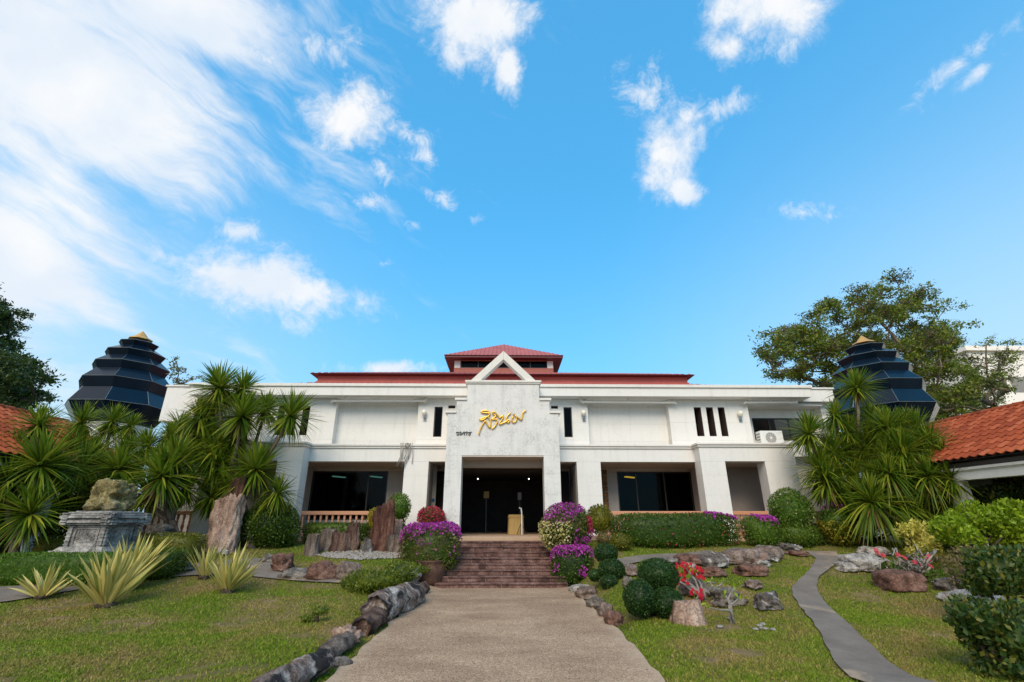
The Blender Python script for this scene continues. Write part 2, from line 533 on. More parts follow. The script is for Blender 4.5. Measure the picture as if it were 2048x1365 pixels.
M['urn'] = rockmat('brown_clay_pot', [(0.07, 0.04, 0.03), (0.16, 0.09, 0.065)], 4.0, bd=0.01)
M['rooftile'] = None
M['cloth'] = plain('mustard_cloth', (0.42, 0.28, 0.10), 0.8, vary=0.08)
M['blue'] = plain('blue_sign_paint', (0.02, 0.10, 0.22), 0.45, vary=0.05)
M['whitepaint'] = plain('white_sign_paint', (0.75, 0.75, 0.75), 0.5, vary=0.02)
M['wood'] = rockmat('carved_teak', [(0.11, 0.05, 0.02), (0.26, 0.13, 0.05)], 9, (1, 1, 0.3), bd=0.01)
M['farwhite'] = plain('far_white_paint', (0.92, 0.86, 0.80), 0.8, vary=0.03, scale=0.3)


def glassmat():
    mt, nt, b = nodes('tinted_window_glass')
    nt.nodes.remove(b)
    tr = nt.nodes.new('ShaderNodeBsdfTransparent'); tr.inputs[0].default_value = (0.20, 0.21, 0.21, 1)
    gl = nt.nodes.new('ShaderNodeBsdfGlossy'); gl.inputs['Roughness'].default_value = 0.03
    gl.inputs['Color'].default_value = (0.8, 0.82, 0.85, 1)
    fr = nt.nodes.new('ShaderNodeFresnel'); fr.inputs[0].default_value = 1.2
    mx = nt.nodes.new('ShaderNodeMixShader')
    nt.links.new(fr.outputs[0], mx.inputs[0]); nt.links.new(tr.outputs[0], mx.inputs[1]); nt.links.new(gl.outputs[0], mx.inputs[2])
    nt.links.new(mx.outputs[0], nt.nodes['Material Output'].inputs['Surface'])
    return mt


def emit(name, col, s):
    mt, nt, b = nodes(name)
    b.inputs['Base Color'].default_value = tuple(col) + (1,)
    b.inputs['Emission Color'].default_value = tuple(col) + (1,)
    b.inputs['Emission Strength'].default_value = s
    return mt


M['glass'] = glassmat()
M['milk'] = plain('milky_globe_glass', (0.80, 0.77, 0.66), 0.25, vary=0.02)
M['lamp_on'] = emit('lit_lamp', (1.0, 0.97, 0.9), 1.6)
M['tube_green'] = emit('lit_green_tube', (0.20, 0.55, 0.45), 0.5)
M['tube_yellow'] = emit('lit_yellow_tube', (1.0, 0.62, 0.06), 1.0)


def rooftile():
    mt, nt, b = nodes('orange_clay_tile')
    oi = nt.nodes.new('ShaderNodeObjectInfo')
    c = ramp(nt, oi.outputs['Random'], [(0, (0.25, 0.050, 0.019)), (0.5, (0.36, 0.080, 0.029)), (1, (0.43, 0.12, 0.052))])
    t = tex(nt, 7, 6, coord='Object')
    c = mixc(nt, 0.45, c, ramp(nt, t, [(0.3, (0.45, 0.42, 0.42)), (0.7, (1, 1, 1))]), 'MULTIPLY')
    nt.links.new(c, b.inputs['Base Color']); b.inputs['Roughness'].default_value = 0.8; b.inputs['Specular IOR Level'].default_value = 0.15
    return mt


M['rooftile'] = rooftile()


def agg():
    mt, nt, b = nodes('exposed_aggregate')
    vo = nt.nodes.new('ShaderNodeTexVoronoi'); vo.inputs['Scale'].default_value = 85
    tcv = nt.nodes.new('ShaderNodeTexCoord'); nt.links.new(tcv.outputs['Object'], vo.inputs['Vector'])
    sv = nt.nodes.new('ShaderNodeSeparateColor'); nt.links.new(vo.outputs['Color'], sv.inputs[0])
    f = sv.outputs[0]
    c = ramp(nt, f, [(0.0, (0.24, 0.155, 0.10)), (0.30, (0.42, 0.285, 0.185)), (0.65, (0.52, 0.36, 0.235)), (1.0, (0.74, 0.55, 0.385))])
    t = tex(nt, 0.8, 6, 0.6, stretch=(1, 2.2, 1))
    c = mixc(nt, 0.75, c, ramp(nt, t, [(0.32, (0.66, 0.62, 0.60)), (0.60, (1, 1, 1))]), 'MULTIPLY')
    st_ = tex(nt, 0.35, 7, 0.65, dist=0.4)
    c = mixc(nt, 0.8, c, ramp(nt, st_, [(0.38, (0.72, 0.69, 0.68)), (0.58, (1, 1, 1))]), 'MULTIPLY')
    sp = nt.nodes.new('ShaderNodeTexCoord'); sx = nt.nodes.new('ShaderNodeSeparateXYZ'); nt.links.new(sp.outputs['Object'], sx.inputs[0])
    ab = nt.nodes.new('ShaderNodeMath'); ab.operation = 'ABSOLUTE'; nt.links.new(sx.outputs[0], ab.inputs[0])
    ad = nt.nodes.new('ShaderNodeMath'); ad.operation = 'MULTIPLY_ADD'; nt.links.new(tex(nt, 2.4, 7, 0.7), ad.inputs[0]); ad.inputs[1].default_value = 0.9; nt.links.new(ab.outputs[0], ad.inputs[2])
    mr = nt.nodes.new('ShaderNodeMapRange'); nt.links.new(ad.outputs[0], mr.inputs[0]); mr.inputs[1].default_value = 2.0; mr.inputs[2].default_value = 2.35; mr.inputs[4].default_value = 0.8
    c = mixc(nt, mr.outputs[0], c, (0.52, 0.385, 0.27))
    nt.links.new(c, b.inputs['Base Color'])
    b.inputs['Roughness'].default_value = 0.85; b.inputs['Specular IOR Level'].default_value = 0.2
    bump(nt, b, f, 0.012)
    return mt


M['aggregate'] = agg()


def concrete(name, a, bcol, sand):
    mt, nt, b = nodes(name)
    t = tex(nt, 2.2, 8, 0.65)
    c = ramp(nt, t, [(0.3, a), (0.7, bcol)])
    f = tex(nt, 60, 4, 0.7)
    c = mixc(nt, 0.5, c, ramp(nt, f, [(0.3, (0.55, 0.55, 0.55)), (0.6, (1, 1, 1))]), 'MULTIPLY')
    s = tex(nt, 0.9, 6, 0.6, dist=0.5)
    c = mixc(nt, ramp(nt, s, [(0.58, (0, 0, 0)), (0.66, (1, 1, 1))]), c, sand)
    nt.links.new(c, b.inputs['Base Color']); b.inputs['Roughness'].default_value = 0.9
    bump(nt, b, f, 0.01)
    return mt


M['greypath'] = concrete('grey_concrete_path', (0.15, 0.122, 0.10), (0.25, 0.208, 0.172), (0.38, 0.275, 0.19))


def soil():
    mt, nt, b = nodes('lawn_soil')
    t = tex(nt, 0.75, 7, 0.62, dist=0.3)
    c = ramp(nt, t, [(0.36, (0.10, 0.115, 0.022)), (0.50, (0.19, 0.15, 0.06)), (0.64, (0.30, 0.205, 0.125))])
    f = tex(nt, 40, 5, 0.7)
    c = mixc(nt, 0.6, c, ramp(nt, f, [(0.3, (0.5, 0.5, 0.5)), (0.65, (1, 1, 1))]), 'MULTIPLY')
    nt.links.new(c, b.inputs['Base Color']); b.inputs['Roughness'].default_value = 0.95
    b.inputs['Specular IOR Level'].default_value = 0.1
    bump(nt, b, f, 0.02)
    return mt


M['soil'] = soil()


def grassmat():
    mt, nt, b = nodes('grass_blades')
    g = nt.nodes.new('ShaderNodeNewGeometry')
    tc = nt.nodes.new('ShaderNodeTexCoord')
    t = tex(nt, 0.75, 7, 0.62, dist=0.3)
    dry = ramp(nt, t, [(0.45, (0, 0, 0)), (0.64, (1, 1, 1))])
    ga = ramp(nt, g.outputs['Random Per Island'], [(0, (0.11, 0.19, 0.012)), (0.5, (0.175, 0.265, 0.018)), (0.85, (0.25, 0.33, 0.03)), (1, (0.46, 0.36, 0.10))])
    gb = ramp(nt, g.outputs['Random Per Island'], [(0, (0.17, 0.17, 0.025)), (0.5, (0.30, 0.235, 0.06)), (1, (0.48, 0.34, 0.15))])
    c = mixc(nt, dry, ga, gb)
    nt.links.new(c, b.inputs['Base Color']); b.inputs['Roughness'].default_value = 0.6
    b.inputs['Specular IOR Level'].default_value = 0.15
    tr = nt.nodes.new('ShaderNodeBsdfTranslucent'); nt.links.new(c, tr.inputs['Color'])
    mx = nt.nodes.new('ShaderNodeMixShader'); mx.inputs[0].default_value = 0.25
    nt.links.new(b.outputs[0], mx.inputs[1]); nt.links.new(tr.outputs[0], mx.inputs[2])
    nt.links.new(mx.outputs[0], nt.nodes['Material Output'].inputs['Surface'])
    return mt


M['grass'] = grassmat()
M['leaf_hedge'] = leafmat('hedge_leaf', [(0.018, 0.045, 0.005), (0.045, 0.092, 0.008), (0.08, 0.14, 0.012), (0.12, 0.17, 0.02)])
M['leaf_boug'] = leafmat('bougainvillea_leaf', [(0.022, 0.055, 0.007), (0.055, 0.115, 0.012), (0.10, 0.155, 0.02), (0.20, 0.14, 0.05)], hue_noise=(2.2, (0.16, 0.10, 0.03)))
M['leaf_fresh'] = leafmat('fresh_green_leaf', [(0.030, 0.080, 0.008), (0.07, 0.15, 0.013), (0.12, 0.21, 0.02), (0.19, 0.20, 0.04)])
M['leaf_cloud'] = leafmat('topiary_leaf', [(0.008, 0.028, 0.006), (0.020, 0.058, 0.010), (0.040, 0.095, 0.014)], 0.2)
M['leaf_lime'] = leafmat('lime_leaf', [(0.12, 0.20, 0.01), (0.25, 0.38, 0.015), (0.38, 0.50, 0.03)], 0.4)
M['leaf_clip'] = leafmat('clipped_hedge_leaf', [(0.045, 0.10, 0.008), (0.09, 0.18, 0.014), (0.14, 0.24, 0.02)], 0.3)
M['leaf_olive'] = leafmat('olive_leaf', [(0.06, 0.07, 0.008), (0.14, 0.145, 0.012), (0.22, 0.20, 0.018)], 0.3)
M['leaf_yellow'] = leafmat('yellow_leaf', [(0.15, 0.16, 0.012), (0.33, 0.27, 0.018), (0.48, 0.38, 0.04)], 0.3)
M['leaf_cream'] = leafmat('cream_croton_leaf', [(0.30, 0.32, 0.04), (0.62, 0.54, 0.10), (0.80, 0.70, 0.20)], 0.3)
M['leaf_juniper'] = leafmat('juniper_spray', [(0.055, 0.085, 0.008), (0.115, 0.155, 0.012), (0.18, 0.21, 0.018)], 0.25)
M['leaf_dark'] = leafmat('dark_shrub_leaf', [(0.012, 0.032, 0.007), (0.026, 0.062, 0.011), (0.045, 0.088, 0.015), (0.060, 0.095, 0.015), (0.16, 0.15, 0.015)], 0.18, rough=0.42, spec=0.3)
M['leaf_twig'] = leafmat('dry_leaf', [(0.08, 0.06, 0.03), (0.16, 0.12, 0.06), (0.22, 0.17, 0.05)], 0.2)
M['leaf_tree'] = leafmat('tree_leaf', [(0.055, 0.095, 0.008), (0.115, 0.175, 0.012), (0.20, 0.25, 0.018), (0.26, 0.22, 0.035)], 0.3)
M['leaf_brown'] = leafmat('browned_tree_leaf', [(0.05, 0.045, 0.018), (0.10, 0.075, 0.035), (0.15, 0.105, 0.05)], 0.3)
M['leaf_dense'] = leafmat('dense_tree_leaf', [(0.010, 0.026, 0.006), (0.022, 0.052, 0.010), (0.05, 0.088, 0.015)], 0.25)
M['yucca'] = leafmat('sword_leaf', [(0.035, 0.080, 0.006), (0.09, 0.165, 0.010), (0.18, 0.26, 0.016), (0.42, 0.40, 0.04)], 0.38, rough=0.42, spec=0.3)
M['yucca_dry'] = leafmat('dry_sword_leaf', [(0.16, 0.085, 0.04), (0.27, 0.16, 0.07), (0.20, 0.17, 0.03)], 0.2)
M['purple'] = petalmat('magenta_bract', [(0.26, 0.015, 0.22), (0.46, 0.035, 0.42), (0.60, 0.10, 0.54), (0.40, 0.10, 0.24)])
M['redpink'] = petalmat('red_pink_bract', [(0.38, 0.02, 0.05), (0.52, 0.045, 0.11), (0.48, 0.09, 0.10)])
M['cream'] = petalmat('cream_bract', [(0.52, 0.48, 0.12), (0.66, 0.60, 0.25), (0.72, 0.68, 0.42)])
M['scarlet'] = petalmat('scarlet_petal', [(0.50, 0.012, 0.03), (0.62, 0.03, 0.06)])
M['coral'] = petalmat('coral_petal', [(0.62, 0.05, 0.09), (0.66, 0.14, 0.16)])


def agavemat():
    mt, nt, b = nodes('variegated_leaf')
    tc = nt.nodes.new('ShaderNodeTexCoord'); sx = nt.nodes.new('ShaderNodeSeparateXYZ')
    nt.links.new(tc.outputs['Object'], sx.inputs[0])
    ab = nt.nodes.new('ShaderNodeMath'); ab.operation = 'ADD'; nt.links.new(sx.outputs[0], ab.inputs[0])
    t = tex(nt, 7, 3, stretch=(9, 1, 0.15))
    tm = nt.nodes.new('ShaderNodeMath'); tm.operation = 'MULTIPLY_ADD'; nt.links.new(t, tm.inputs[0]); tm.inputs[1].default_value = 0.05; tm.inputs[2].default_value = -0.025
    nt.links.new(tm.outputs[0], ab.inputs[1])
    oi = nt.nodes.new('ShaderNodeObjectInfo')
    mr = nt.nodes.new('ShaderNodeMapRange'); nt.links.new(ab.outputs[0], mr.inputs[0]); mr.inputs[1].default_value = -0.045; mr.inputs[2].default_value = 0.045
    y1 = (0.70, 0.56, 0.17); gr = (0.22, 0.25, 0.045)
    c = ramp(nt, mr.outputs[0], [(0.0, gr), (0.16, y1), (0.42, y1), (0.5, (0.46, 0.42, 0.12)), (0.60, (0.68, 0.55, 0.20)), (0.84, y1), (1.0, gr)])
    c = mixc(nt, ramp(nt, oi.outputs['Random'], [(0.2, (0, 0, 0)), (1.0, (0.7, 0.7, 0.7))]), c, (0.38, 0.37, 0.10))
    nt.links.new(c, b.inputs['Base Color']); b.inputs['Roughness'].default_value = 0.45
    tr = nt.nodes.new('ShaderNodeBsdfTranslucent'); nt.links.new(c, tr.inputs['Color'])
    mx = nt.nodes.new('ShaderNodeMixShader'); mx.inputs[0].default_value = 0.2
    nt.links.new(b.outputs[0], mx.inputs[1]); nt.links.new(tr.outputs[0], mx.inputs[2])
    nt.links.new(mx.outputs[0], nt.nodes['Material Output'].inputs['Surface'])
    return mt


M['agave'] = agavemat()

# ------------------------------------------------------------------ ground and paths
def grid_axis(core, fine, outer):
    a = list(np.arange(core[0], core[1] + 1e-6, fine))
    return np.array(sorted(set([round(q, 4) for q in a] + outer)))


gx = grid_axis((-16, 16), 0.2, [-900, -300, -120, -60, -40, -28, -22, -18, 18, 22, 28, 40, 60, 120, 300, 900])
gy = grid_axis((2, 18), 0.2, [-900, -300, -100, -40, -15, -5, 0, 20, 24, 30, 45, 70, 120, 300, 900])
GX, GY = np.meshgrid(gx, gy)
GZ = hgt(GX, GY)
GZ = GZ - 0.02 - 0.3 * ((np.abs(GX - CX) < 1.6) & (GY > 13.3)) - 0.05 * ((np.abs(GX - CX) < 1.55) & (GY <= 13.3))
gv = np.stack([GX.ravel(), GY.ravel(), GZ.ravel()], 1)
nx, ny = len(gx), len(gy)
ii = np.arange(nx * ny).reshape(ny, nx)
gf = np.stack([ii[:-1, :-1].ravel(), ii[:-1, 1:].ravel(), ii[1:, 1:].ravel(), ii[1:, :-1].ravel()], 1)
g = mesh_obj('ground', gv, gf, M['soil'], None, True); struct(g)
GROUND_OFF = g.location.copy()


def drape(name, left, right, mat, up, n=40, m=6, wob=0.012):
    """ribbon between two polylines laid on the terrain"""
    def res(pl):
        pl = [Vector((p.x, p.y)) for p in pl]
        d = [0]
        for a, b in zip(pl, pl[1:]): d.append(d[-1] + (b - a).length)
        t = np.linspace(0, d[-1], n)
        x = np.interp(t, d, [p.x for p in pl]); y = np.interp(t, d, [p.y for p in pl])
        for _ in range(3):
            x[1:-1] = (x[:-2] + 2 * x[1:-1] + x[2:]) / 4; y[1:-1] = (y[:-2] + 2 * y[1:-1] + y[2:]) / 4
        return x, y
    lx, ly = res(left); rx, ry = res(right)
    wl = wob * np.sin(np.arange(n) * 1.9) + wob * RNG.uniform(-1, 1, n)
    wr = wob * np.sin(np.arange(n) * 1.4 + 1) + wob * RNG.uniform(-1, 1, n)
    V = []
    for i in range(n):
        for j in range(m + 1):
            t = j / m
            x = (lx[i] + wl[i]) * (1 - t) + (rx[i] + wr[i]) * t; y = ly[i] * (1 - t) + ry[i] * t
            V.append((x, y, float(hgt(x, y)) + up))
    F = [(i * (m + 1) + j, i * (m + 1) + j + 1, (i + 1) * (m + 1) + j + 1, (i + 1) * (m + 1) + j) for i in range(n - 1) for j in range(m)]
    o = mesh_obj(name, V, F, mat, None, True); struct(o)
    poly = [(x, y) for x, y in zip(lx, ly)] + [(x, y) for x, y in zip(rx[::-1], ry[::-1])]
    return np.array(poly)


G = lambda l: [gnd(*p) for p in l]
ml = [Vector((-1.84, -4, 0)), Vector((-1.84, 3, 0))] + G([(655, 1365), (705, 1315), (760, 1268), (815, 1215), (850, 1180)])
mr_ = [Vector((1.78, -4, 0)), Vector((1.78, 3, 0))] + G([(1330, 1365), (1285, 1312), (1240, 1262), (1195, 1222), (1150, 1183)])
ml.append(Vector((-2.0, 13.14, 0))); mr_.append(Vector((1.85, 13.14, 0)))
P_MAIN = drape('path', ml, mr_, M['aggregate'], 0.016, 70, 8, 0.025)
P_RIGHT = drape('garden_path', G([(1612, 1103), (1634, 1118), (1620, 1142), (1595, 1162), (1580, 1180), (1596, 1208), (1632, 1250), (1658, 1305), (1690, 1350), (1702, 1365)]) + [Vector((4.95, 4.4, 0)), Vector((5.6, 2.6, 0))],
                G([(1672, 1103), (1680, 1116), (1668, 1134), (1640, 1152), (1630, 1172), (1646, 1200), (1692, 1245), (1752, 1300), (1810, 1348), (1835, 1365)]) + [Vector((5.85, 4.5, 0)), Vector((6.5, 2.8, 0))], M['greypath'], 0.012, 60, 5)
P_LEFT = drape('side_path', G([(-60, 1178), (0, 1175), (150, 1166), (300, 1140), (400, 1128), (500, 1116), (550, 1119), (585, 1146), (700, 1160), (760, 1166)]),
               G([(-60, 1214), (0, 1206), (100, 1190), (200, 1172), (330, 1156), (420, 1150), (500, 1153), (570, 1160), (690, 1167), (750, 1174)]), M['greypath'], 0.012, 70, 5)
P_MID = drape('stone_walk', G([(1225, 1120), (1320, 1109), (1420, 1101)]), G([(1232, 1134), (1330, 1118), (1420, 1107)]), M['greypath'], 0.012, 24, 3)


def inpoly(x, y, poly):
    c = np.zeros(len(x), bool); n = len(poly); j = n - 1
    for i in range(n):
        xi, yi = poly[i]; xj, yj = poly[j]
        k = ((yi > y) != (yj > y)) & (x < (xj - xi) * (y - yi) / (yj - yi + 1e-12) + xi)
        c ^= k; j = i
    return c


def grass():
    n = 980000
    y = 3.6 + (16.4 - 3.6) * RNG.random(n) ** 1.25
    x = RNG.uniform(-1, 1, n) * (y * 1.15 + 1.2)
    keep = (np.abs(x) < 15) & ~((np.abs(x - CX) < 1.9) & (y > 13)) & (y < 16)
    jx, jy = x + RNG.normal(0, .035, n), y + RNG.normal(0, .035, n)
    for p in (P_MAIN, P_RIGHT, P_LEFT, P_MID): keep &= ~inpoly(jx, jy, p)
    # thin, bare places
    v = np.sin(x * 2.1 + 1.3 * np.sin(y * 1.7)) * np.sin(y * 2.6 + 1.1 * np.sin(x * 1.3))
    w2 = np.sin(x * 5.3 + 2.1 * np.sin(y * 3.1 + x)) * np.sin(y * 7.4 + 1.7 * np.sin(x * 2.7))
    keep &= RNG.random(n) > 0.45 * np.clip(v, 0, 1) + 0.05
    keep &= ~((v > .45) & (w2 > .35) & (RNG.random(n) < .8))
    edge = np.minimum(np.abs(x - 1.95), np.abs(x + 2.0))
    x, y = x[keep], y[keep]; n = len(x)
    z = hgt(x, y) - 0.02
    h = (0.010 + 0.022 * RNG.random(n)) * (1 + 0.5 * (RNG.random(n) > 0.93))
    w = 0.0036 + 0.0036 * RNG.random(n) + 0.0003 * y
    a = RNG.random(n) * 2 * PI; b = RNG.random(n) * 2 * PI
    le = h * RNG.uniform(0.2, 1.3, n)
    base = np.stack([x, y, z], 1)
    s = np.stack([np.cos(a) * w, np.sin(a) * w, 0 * w], 1)
    tip = base + np.stack([np.cos(b) * le, np.sin(b) * le, h], 1)
    V = np.empty((n * 3, 3)); V[0::3] = base - s; V[1::3] = base + s; V[2::3] = tip
    F = np.arange(n * 3).reshape(n, 3)
    o = mesh_obj('grass', V, F, M['grass'])
    stuff(o)
    o['label'] = 'short mown lawn grass with dry brown patches'; o['category'] = 'grass'
    # keep the same noise origin as the ground
    o.data.transform(Matrix.Translation(o.location - GROUND_OFF)); o.location = GROUND_OFF


grass()


def fallen():
    n = 420
    y = RNG.uniform(5.2, 15, n); x = RNG.uniform(-1, 1, n) * (y * 1.05)
    k = ~((np.abs(x - CX) < 1.8) & (y > 13)); x, y = x[k], y[k]
    P = np.stack([x, y, hgt(x, y) + .022], 1)
    D_ = np.tile([0, 0, 1.0], (len(P), 1))
    n = len(P); a = RNG.uniform(0, 2 * PI, n); L = RNG.uniform(.012, .03, n)
    d = np.stack([np.cos(a), np.sin(a), RNG.normal(0, .25, n)], 1) * L[:, None]; e = np.stack([-np.sin(a), np.cos(a), RNG.normal(0, .25, n)], 1) * L[:, None] * .45
    V = np.empty((n * 4, 3)); V[0::4] = P - d; V[1::4] = P - e + [0, 0, .004]; V[2::4] = P + d; V[3::4] = P + e + [0, 0, .004]
    o = mesh_obj('fallen_leaves', V, np.arange(n * 4).reshape(n, 4), petalmat('dry_fallen_leaf', [(0.20, 0.10, 0.04), (0.42, 0.30, 0.13), (0.30, 0.20, 0.10), (0.55, 0.48, 0.36)]))
    stuff(o); o['label'] = 'dry fallen leaves scattered over lawn and path'; o['category'] = 'leaves'


fallen()

# ------------------------------------------------------------------ leaves
def leaf_cards(P, Nn, size, asp=0.5, up=0.35, jitter=0.9, fold=0.25, sizevar=0.35, droop=0.0):
    """one folded kite of two triangles per leaf"""
    n = len(P)
    Nn = Nn / (np.linalg.norm(Nn, axis=1, keepdims=True) + 1e-9)
    d = Nn * 0.55 + RNG.normal(0, jitter, (n, 3)) * 0.6 + np.array([0, 0, up - droop])
    d /= np.linalg.norm(d, axis=1, keepdims=True) + 1e-9
    r = Nn + RNG.normal(0, 0.45, (n, 3))
    s = np.cross(d, r); s /= np.linalg.norm(s, axis=1, keepdims=True) + 1e-9
    q = np.cross(s, d)
    L = (size * (1 + sizevar * RNG.uniform(-1, 1, n)))[:, None]
    wv = L * asp * 0.5
    V = np.empty((n * 4, 3))
    V[0::4] = P - d * L * 0.5; V[2::4] = P + d * L * 0.5
    mid = P + d * L * 0.02 + q * wv * fold
    V[1::4] = mid - s * wv; V[3::4] = mid + s * wv
    k = np.arange(n) * 4
    F = np.empty((n * 2, 3), int)
    F[0::2] = np.stack([k, k + 1, k + 2], 1); F[1::2] = np.stack([k, k + 2, k + 3], 1)
    return V, F


def lump(D, seed, amp, freq=3.0):
    r = np.random.default_rng(seed)
    o = np.zeros(len(D))
    for i in range(7):
        k = r.normal(0, 1, 3); k /= np.linalg.norm(k)
        o += np.sin(D @ k * freq * r.uniform(0.7, 2.2) + r.uniform(0, 6.28)) * r.uniform(0.5, 1)
    return 1 + amp * o / 3.0


def shell(c, rad, n, seed, p=2.0, amp=0.07, inner=0.8, freq=3.5, cut=-1.0):
    """points and outward normals through the outer layer of a lumpy superellipsoid"""
    c = np.array(c, float); rad = np.array(rad, float)
    out, nor = [], []
    got = 0
    while got < n:
        q = RNG.uniform(-1.12, 1.12, (n * 4, 3))
        f = (np.abs(q) ** p).sum(1) ** (1 / p)
        l = lump(q * rad / rad.max(), seed, amp, freq)
        # constant layer thickness in metres
        k = (f < l) & (f > l - (1 - inner)) & (q[:, 2] > cut)
        q = q[k]
        g = np.sign(q) * np.abs(q) ** (p - 1) / rad
        out.append(q * rad); nor.append(g); got += len(q)
    return np.concatenate(out)[:n] + c, np.concatenate(nor)[:n]


def core_mesh(c, rad, p, seed, amp, s=0.82, freq=3.5):
    n, m = 20, 12
    V, F = [], []
    D = []
    for i in range(m + 1):
        t = PI * i / m
        for k in range(n):
            a = 2 * PI * k / n
            D.append((math.sin(t) * math.cos(a), math.sin(t) * math.sin(a), math.cos(t)))
    D = np.array(D)
    f = (np.abs(D) ** p).sum(1) ** (1 / p)
    Q = D / f[:, None]
    l = lump(Q * np.array(rad) / max(rad), seed, amp, freq)
    Q = Q * (l * s)[:, None] * np.array(rad) + np.array(c)
    for i in range(m):
        for k in range(n):
            F.append((i * n + k, (i + 1) * n + k, (i + 1) * n + (k + 1) % n, i * n + (k + 1) % n))
    return Q, np.array(F)


def foliage_part(name, parent, blobs, mat, size, dens, asp=0.5, seed=1, p=2.0, amp=0.07, core=True, up=0.35, jitter=0.9, inner=0.8, droop=0.0, fold=0.25):
    """blobs: (centre, radii). All leaves of one plant stay one part; nobody could count them."""
    VV, FF, o = [], [], 0
    for i, (c, rad) in enumerate(blobs):
        a, b, h = rad
        area = 4 * PI * (((a * b) ** 1.6 + (a * h) ** 1.6 + (b * h) ** 1.6) / 3) ** (1 / 1.6)
        n = max(40, int(area * dens))
        P, N_ = shell(c, rad, n, seed + i * 13, p, amp, inner)
        V, F = leaf_cards(P, N_, size, asp, up, jitter, fold, droop=droop)
        VV.append(V); FF.append(F + o); o += len(V)
        if core:
            Q, F2 = core_mesh(c, rad, p, seed + i * 13, amp, inner - 0.04)
            VV.append(Q); FF.append(np.concatenate([F2[:, [0, 1, 2]], F2[:, [0, 2, 3]]]) + o); o += len(Q)
    ob = mesh_obj(name, np.concatenate(VV), np.concatenate(FF), mat, parent)
    return stuff(ob)


def blossoms(name, parent, P, N_, mat, size, asp=0.8):
    V, F = leaf_cards(P, N_, size, asp, 0.2, 1.2, 0.4)
    return stuff(mesh_obj(name, V, F, mat, parent))


def pick(blob, n, seed, where, p=2.0, amp=0.07, inner=0.93):
    P, N_ = shell(blob[0], np.array(blob[1]) * 1.05, n * 6, seed, p, amp, inner)
    k = where(P)
    return P[k][:n * 2], N_[k][:n * 2]


def boxpx(x0, x1, y0, y1, Y=None, depth=0.8):
    """ellipsoid that fills a pixel box, standing on the ground at the foot of the box (or at Y)"""
    gxm = (x0 + x1) / 2
    if Y is None:
        Yf = gnd(gxm, y1).y
        half = (x1 - x0) / 2 * Yf / FOC * depth
        Y = Yf + half * 0.75
    A, B = at(x0, (y0 + y1) / 2, Y), at(x1, (y0 + y1) / 2, Y)
    T, Bo = at(gxm, y0, Y), at(gxm, y1, Y)
    rx = (B.x - A.x) / 2
    rz = (T.z - Bo.z) / 2
    return Vector(((A.x + B.x) / 2, Y, (T.z + Bo.z) / 2)), (rx, rx * depth, rz)


def bush(name, label, cat, blobs, mat, size, dens, stem=True, group=None, barkm='darkbark', part='foliage', **kw):
    c, r = blobs[0]
    zb = float(hgt(c[0], c[1]))
    t = thing(name, label, cat, (c[0], c[1], zb), group)
    foliage_part(part, t, blobs, mat, size, dens, **kw)
    if stem:
        mb = MB()
        for (c2, r2) in blobs:
            for k in range(2 if len(blobs) < 3 else 1):
                j = Vector((random.uniform(-.3, .3) * r2[0], random.uniform(-.3, .3) * r2[1], 0))
                top = Vector(c2) + j
                b = Vector((c[0] + j.x * .4, c[1] + j.y * .4, zb - 0.06))
                mb.tube([b, b.lerp(top, .5) + Vector((j.x * .2, 0, .02)), top], [0.03, 0.024, 0.014], 6)
        mb.build('stem', M[barkm], t, True)
    return t


# ------------------------------------------------------------------ rocks
ICO = {}


def ico(sub):
    if sub not in ICO:
        import bmesh
        bm = bmesh.new(); bmesh.ops.create_icosphere(bm, subdivisions=sub, radius=1.0)
        bm.verts.ensure_lookup_table()
        ICO[sub] = (np.array([v.co[:] for v in bm.verts]), np.array([[v.index for v in f.verts] for f in bm.faces]))
        bm.free()
    return ICO[sub]


def fbm(P, freq, seed, octv=4, ridged=False):
    o = np.empty(len(P))
    for i, q in enumerate(P):
        v = Vector(q) * freq + Vector((seed * 3.1, seed * 1.7, seed * 0.3))
        a, s = 0.0, 1.0
        for k in range(octv):
            nn = mnoise.noise(v)
            a += (abs(nn) * 2 - .5 if ridged else nn) * s
            v = v * 2.03; s *= 0.5
        o[i] = a
    return o


def rock_mesh(c, rad, seed, rough=0.35, sub=4, flat=0.25, squash=1.0, yaw=0.0, boxy=2.6):
    D, F = ico(sub)
    p = boxy
    f = (np.abs(D) ** p).sum(1) ** (1 / p)
    Q = D / f[:, None]
    r = 1 + rough * fbm(D, 1.5, seed, 5) + 0.35 * rough * fbm(D, 4.5, seed + 9, 3, True)
    Q = Q * r[:, None]
    Q[:, 2] = np.maximum(Q[:, 2], -flat - 0.3)
    Q = Q * np.array(rad)
    ca, sa = math.cos(yaw), math.sin(yaw)
    Q = np.stack([Q[:, 0] * ca - Q[:, 1] * sa, Q[:, 0] * sa + Q[:, 1] * ca, Q[:, 2]], 1)
    return Q + np.array(c), F


def rock(label, box, mat, seed, rough=0.35, depth=0.8, yaw=0.0, name='rock', Y=None, boxy=2.6, group='rocks in the garden', sink=0.12, extra=None):
    c, r = boxpx(*box, Y=Y, depth=depth)
    r = (r[0], r[1], r[2] * 1.15)
    c = Vector((c.x, c.y, c.z - r[2] * sink))
    Q, F = rock_mesh(c, r, seed, rough, yaw=yaw, boxy=boxy)
    o = mesh_obj(name, Q, F, M[mat], None, True)
    tag(o, label, 'rock', group)
    return o


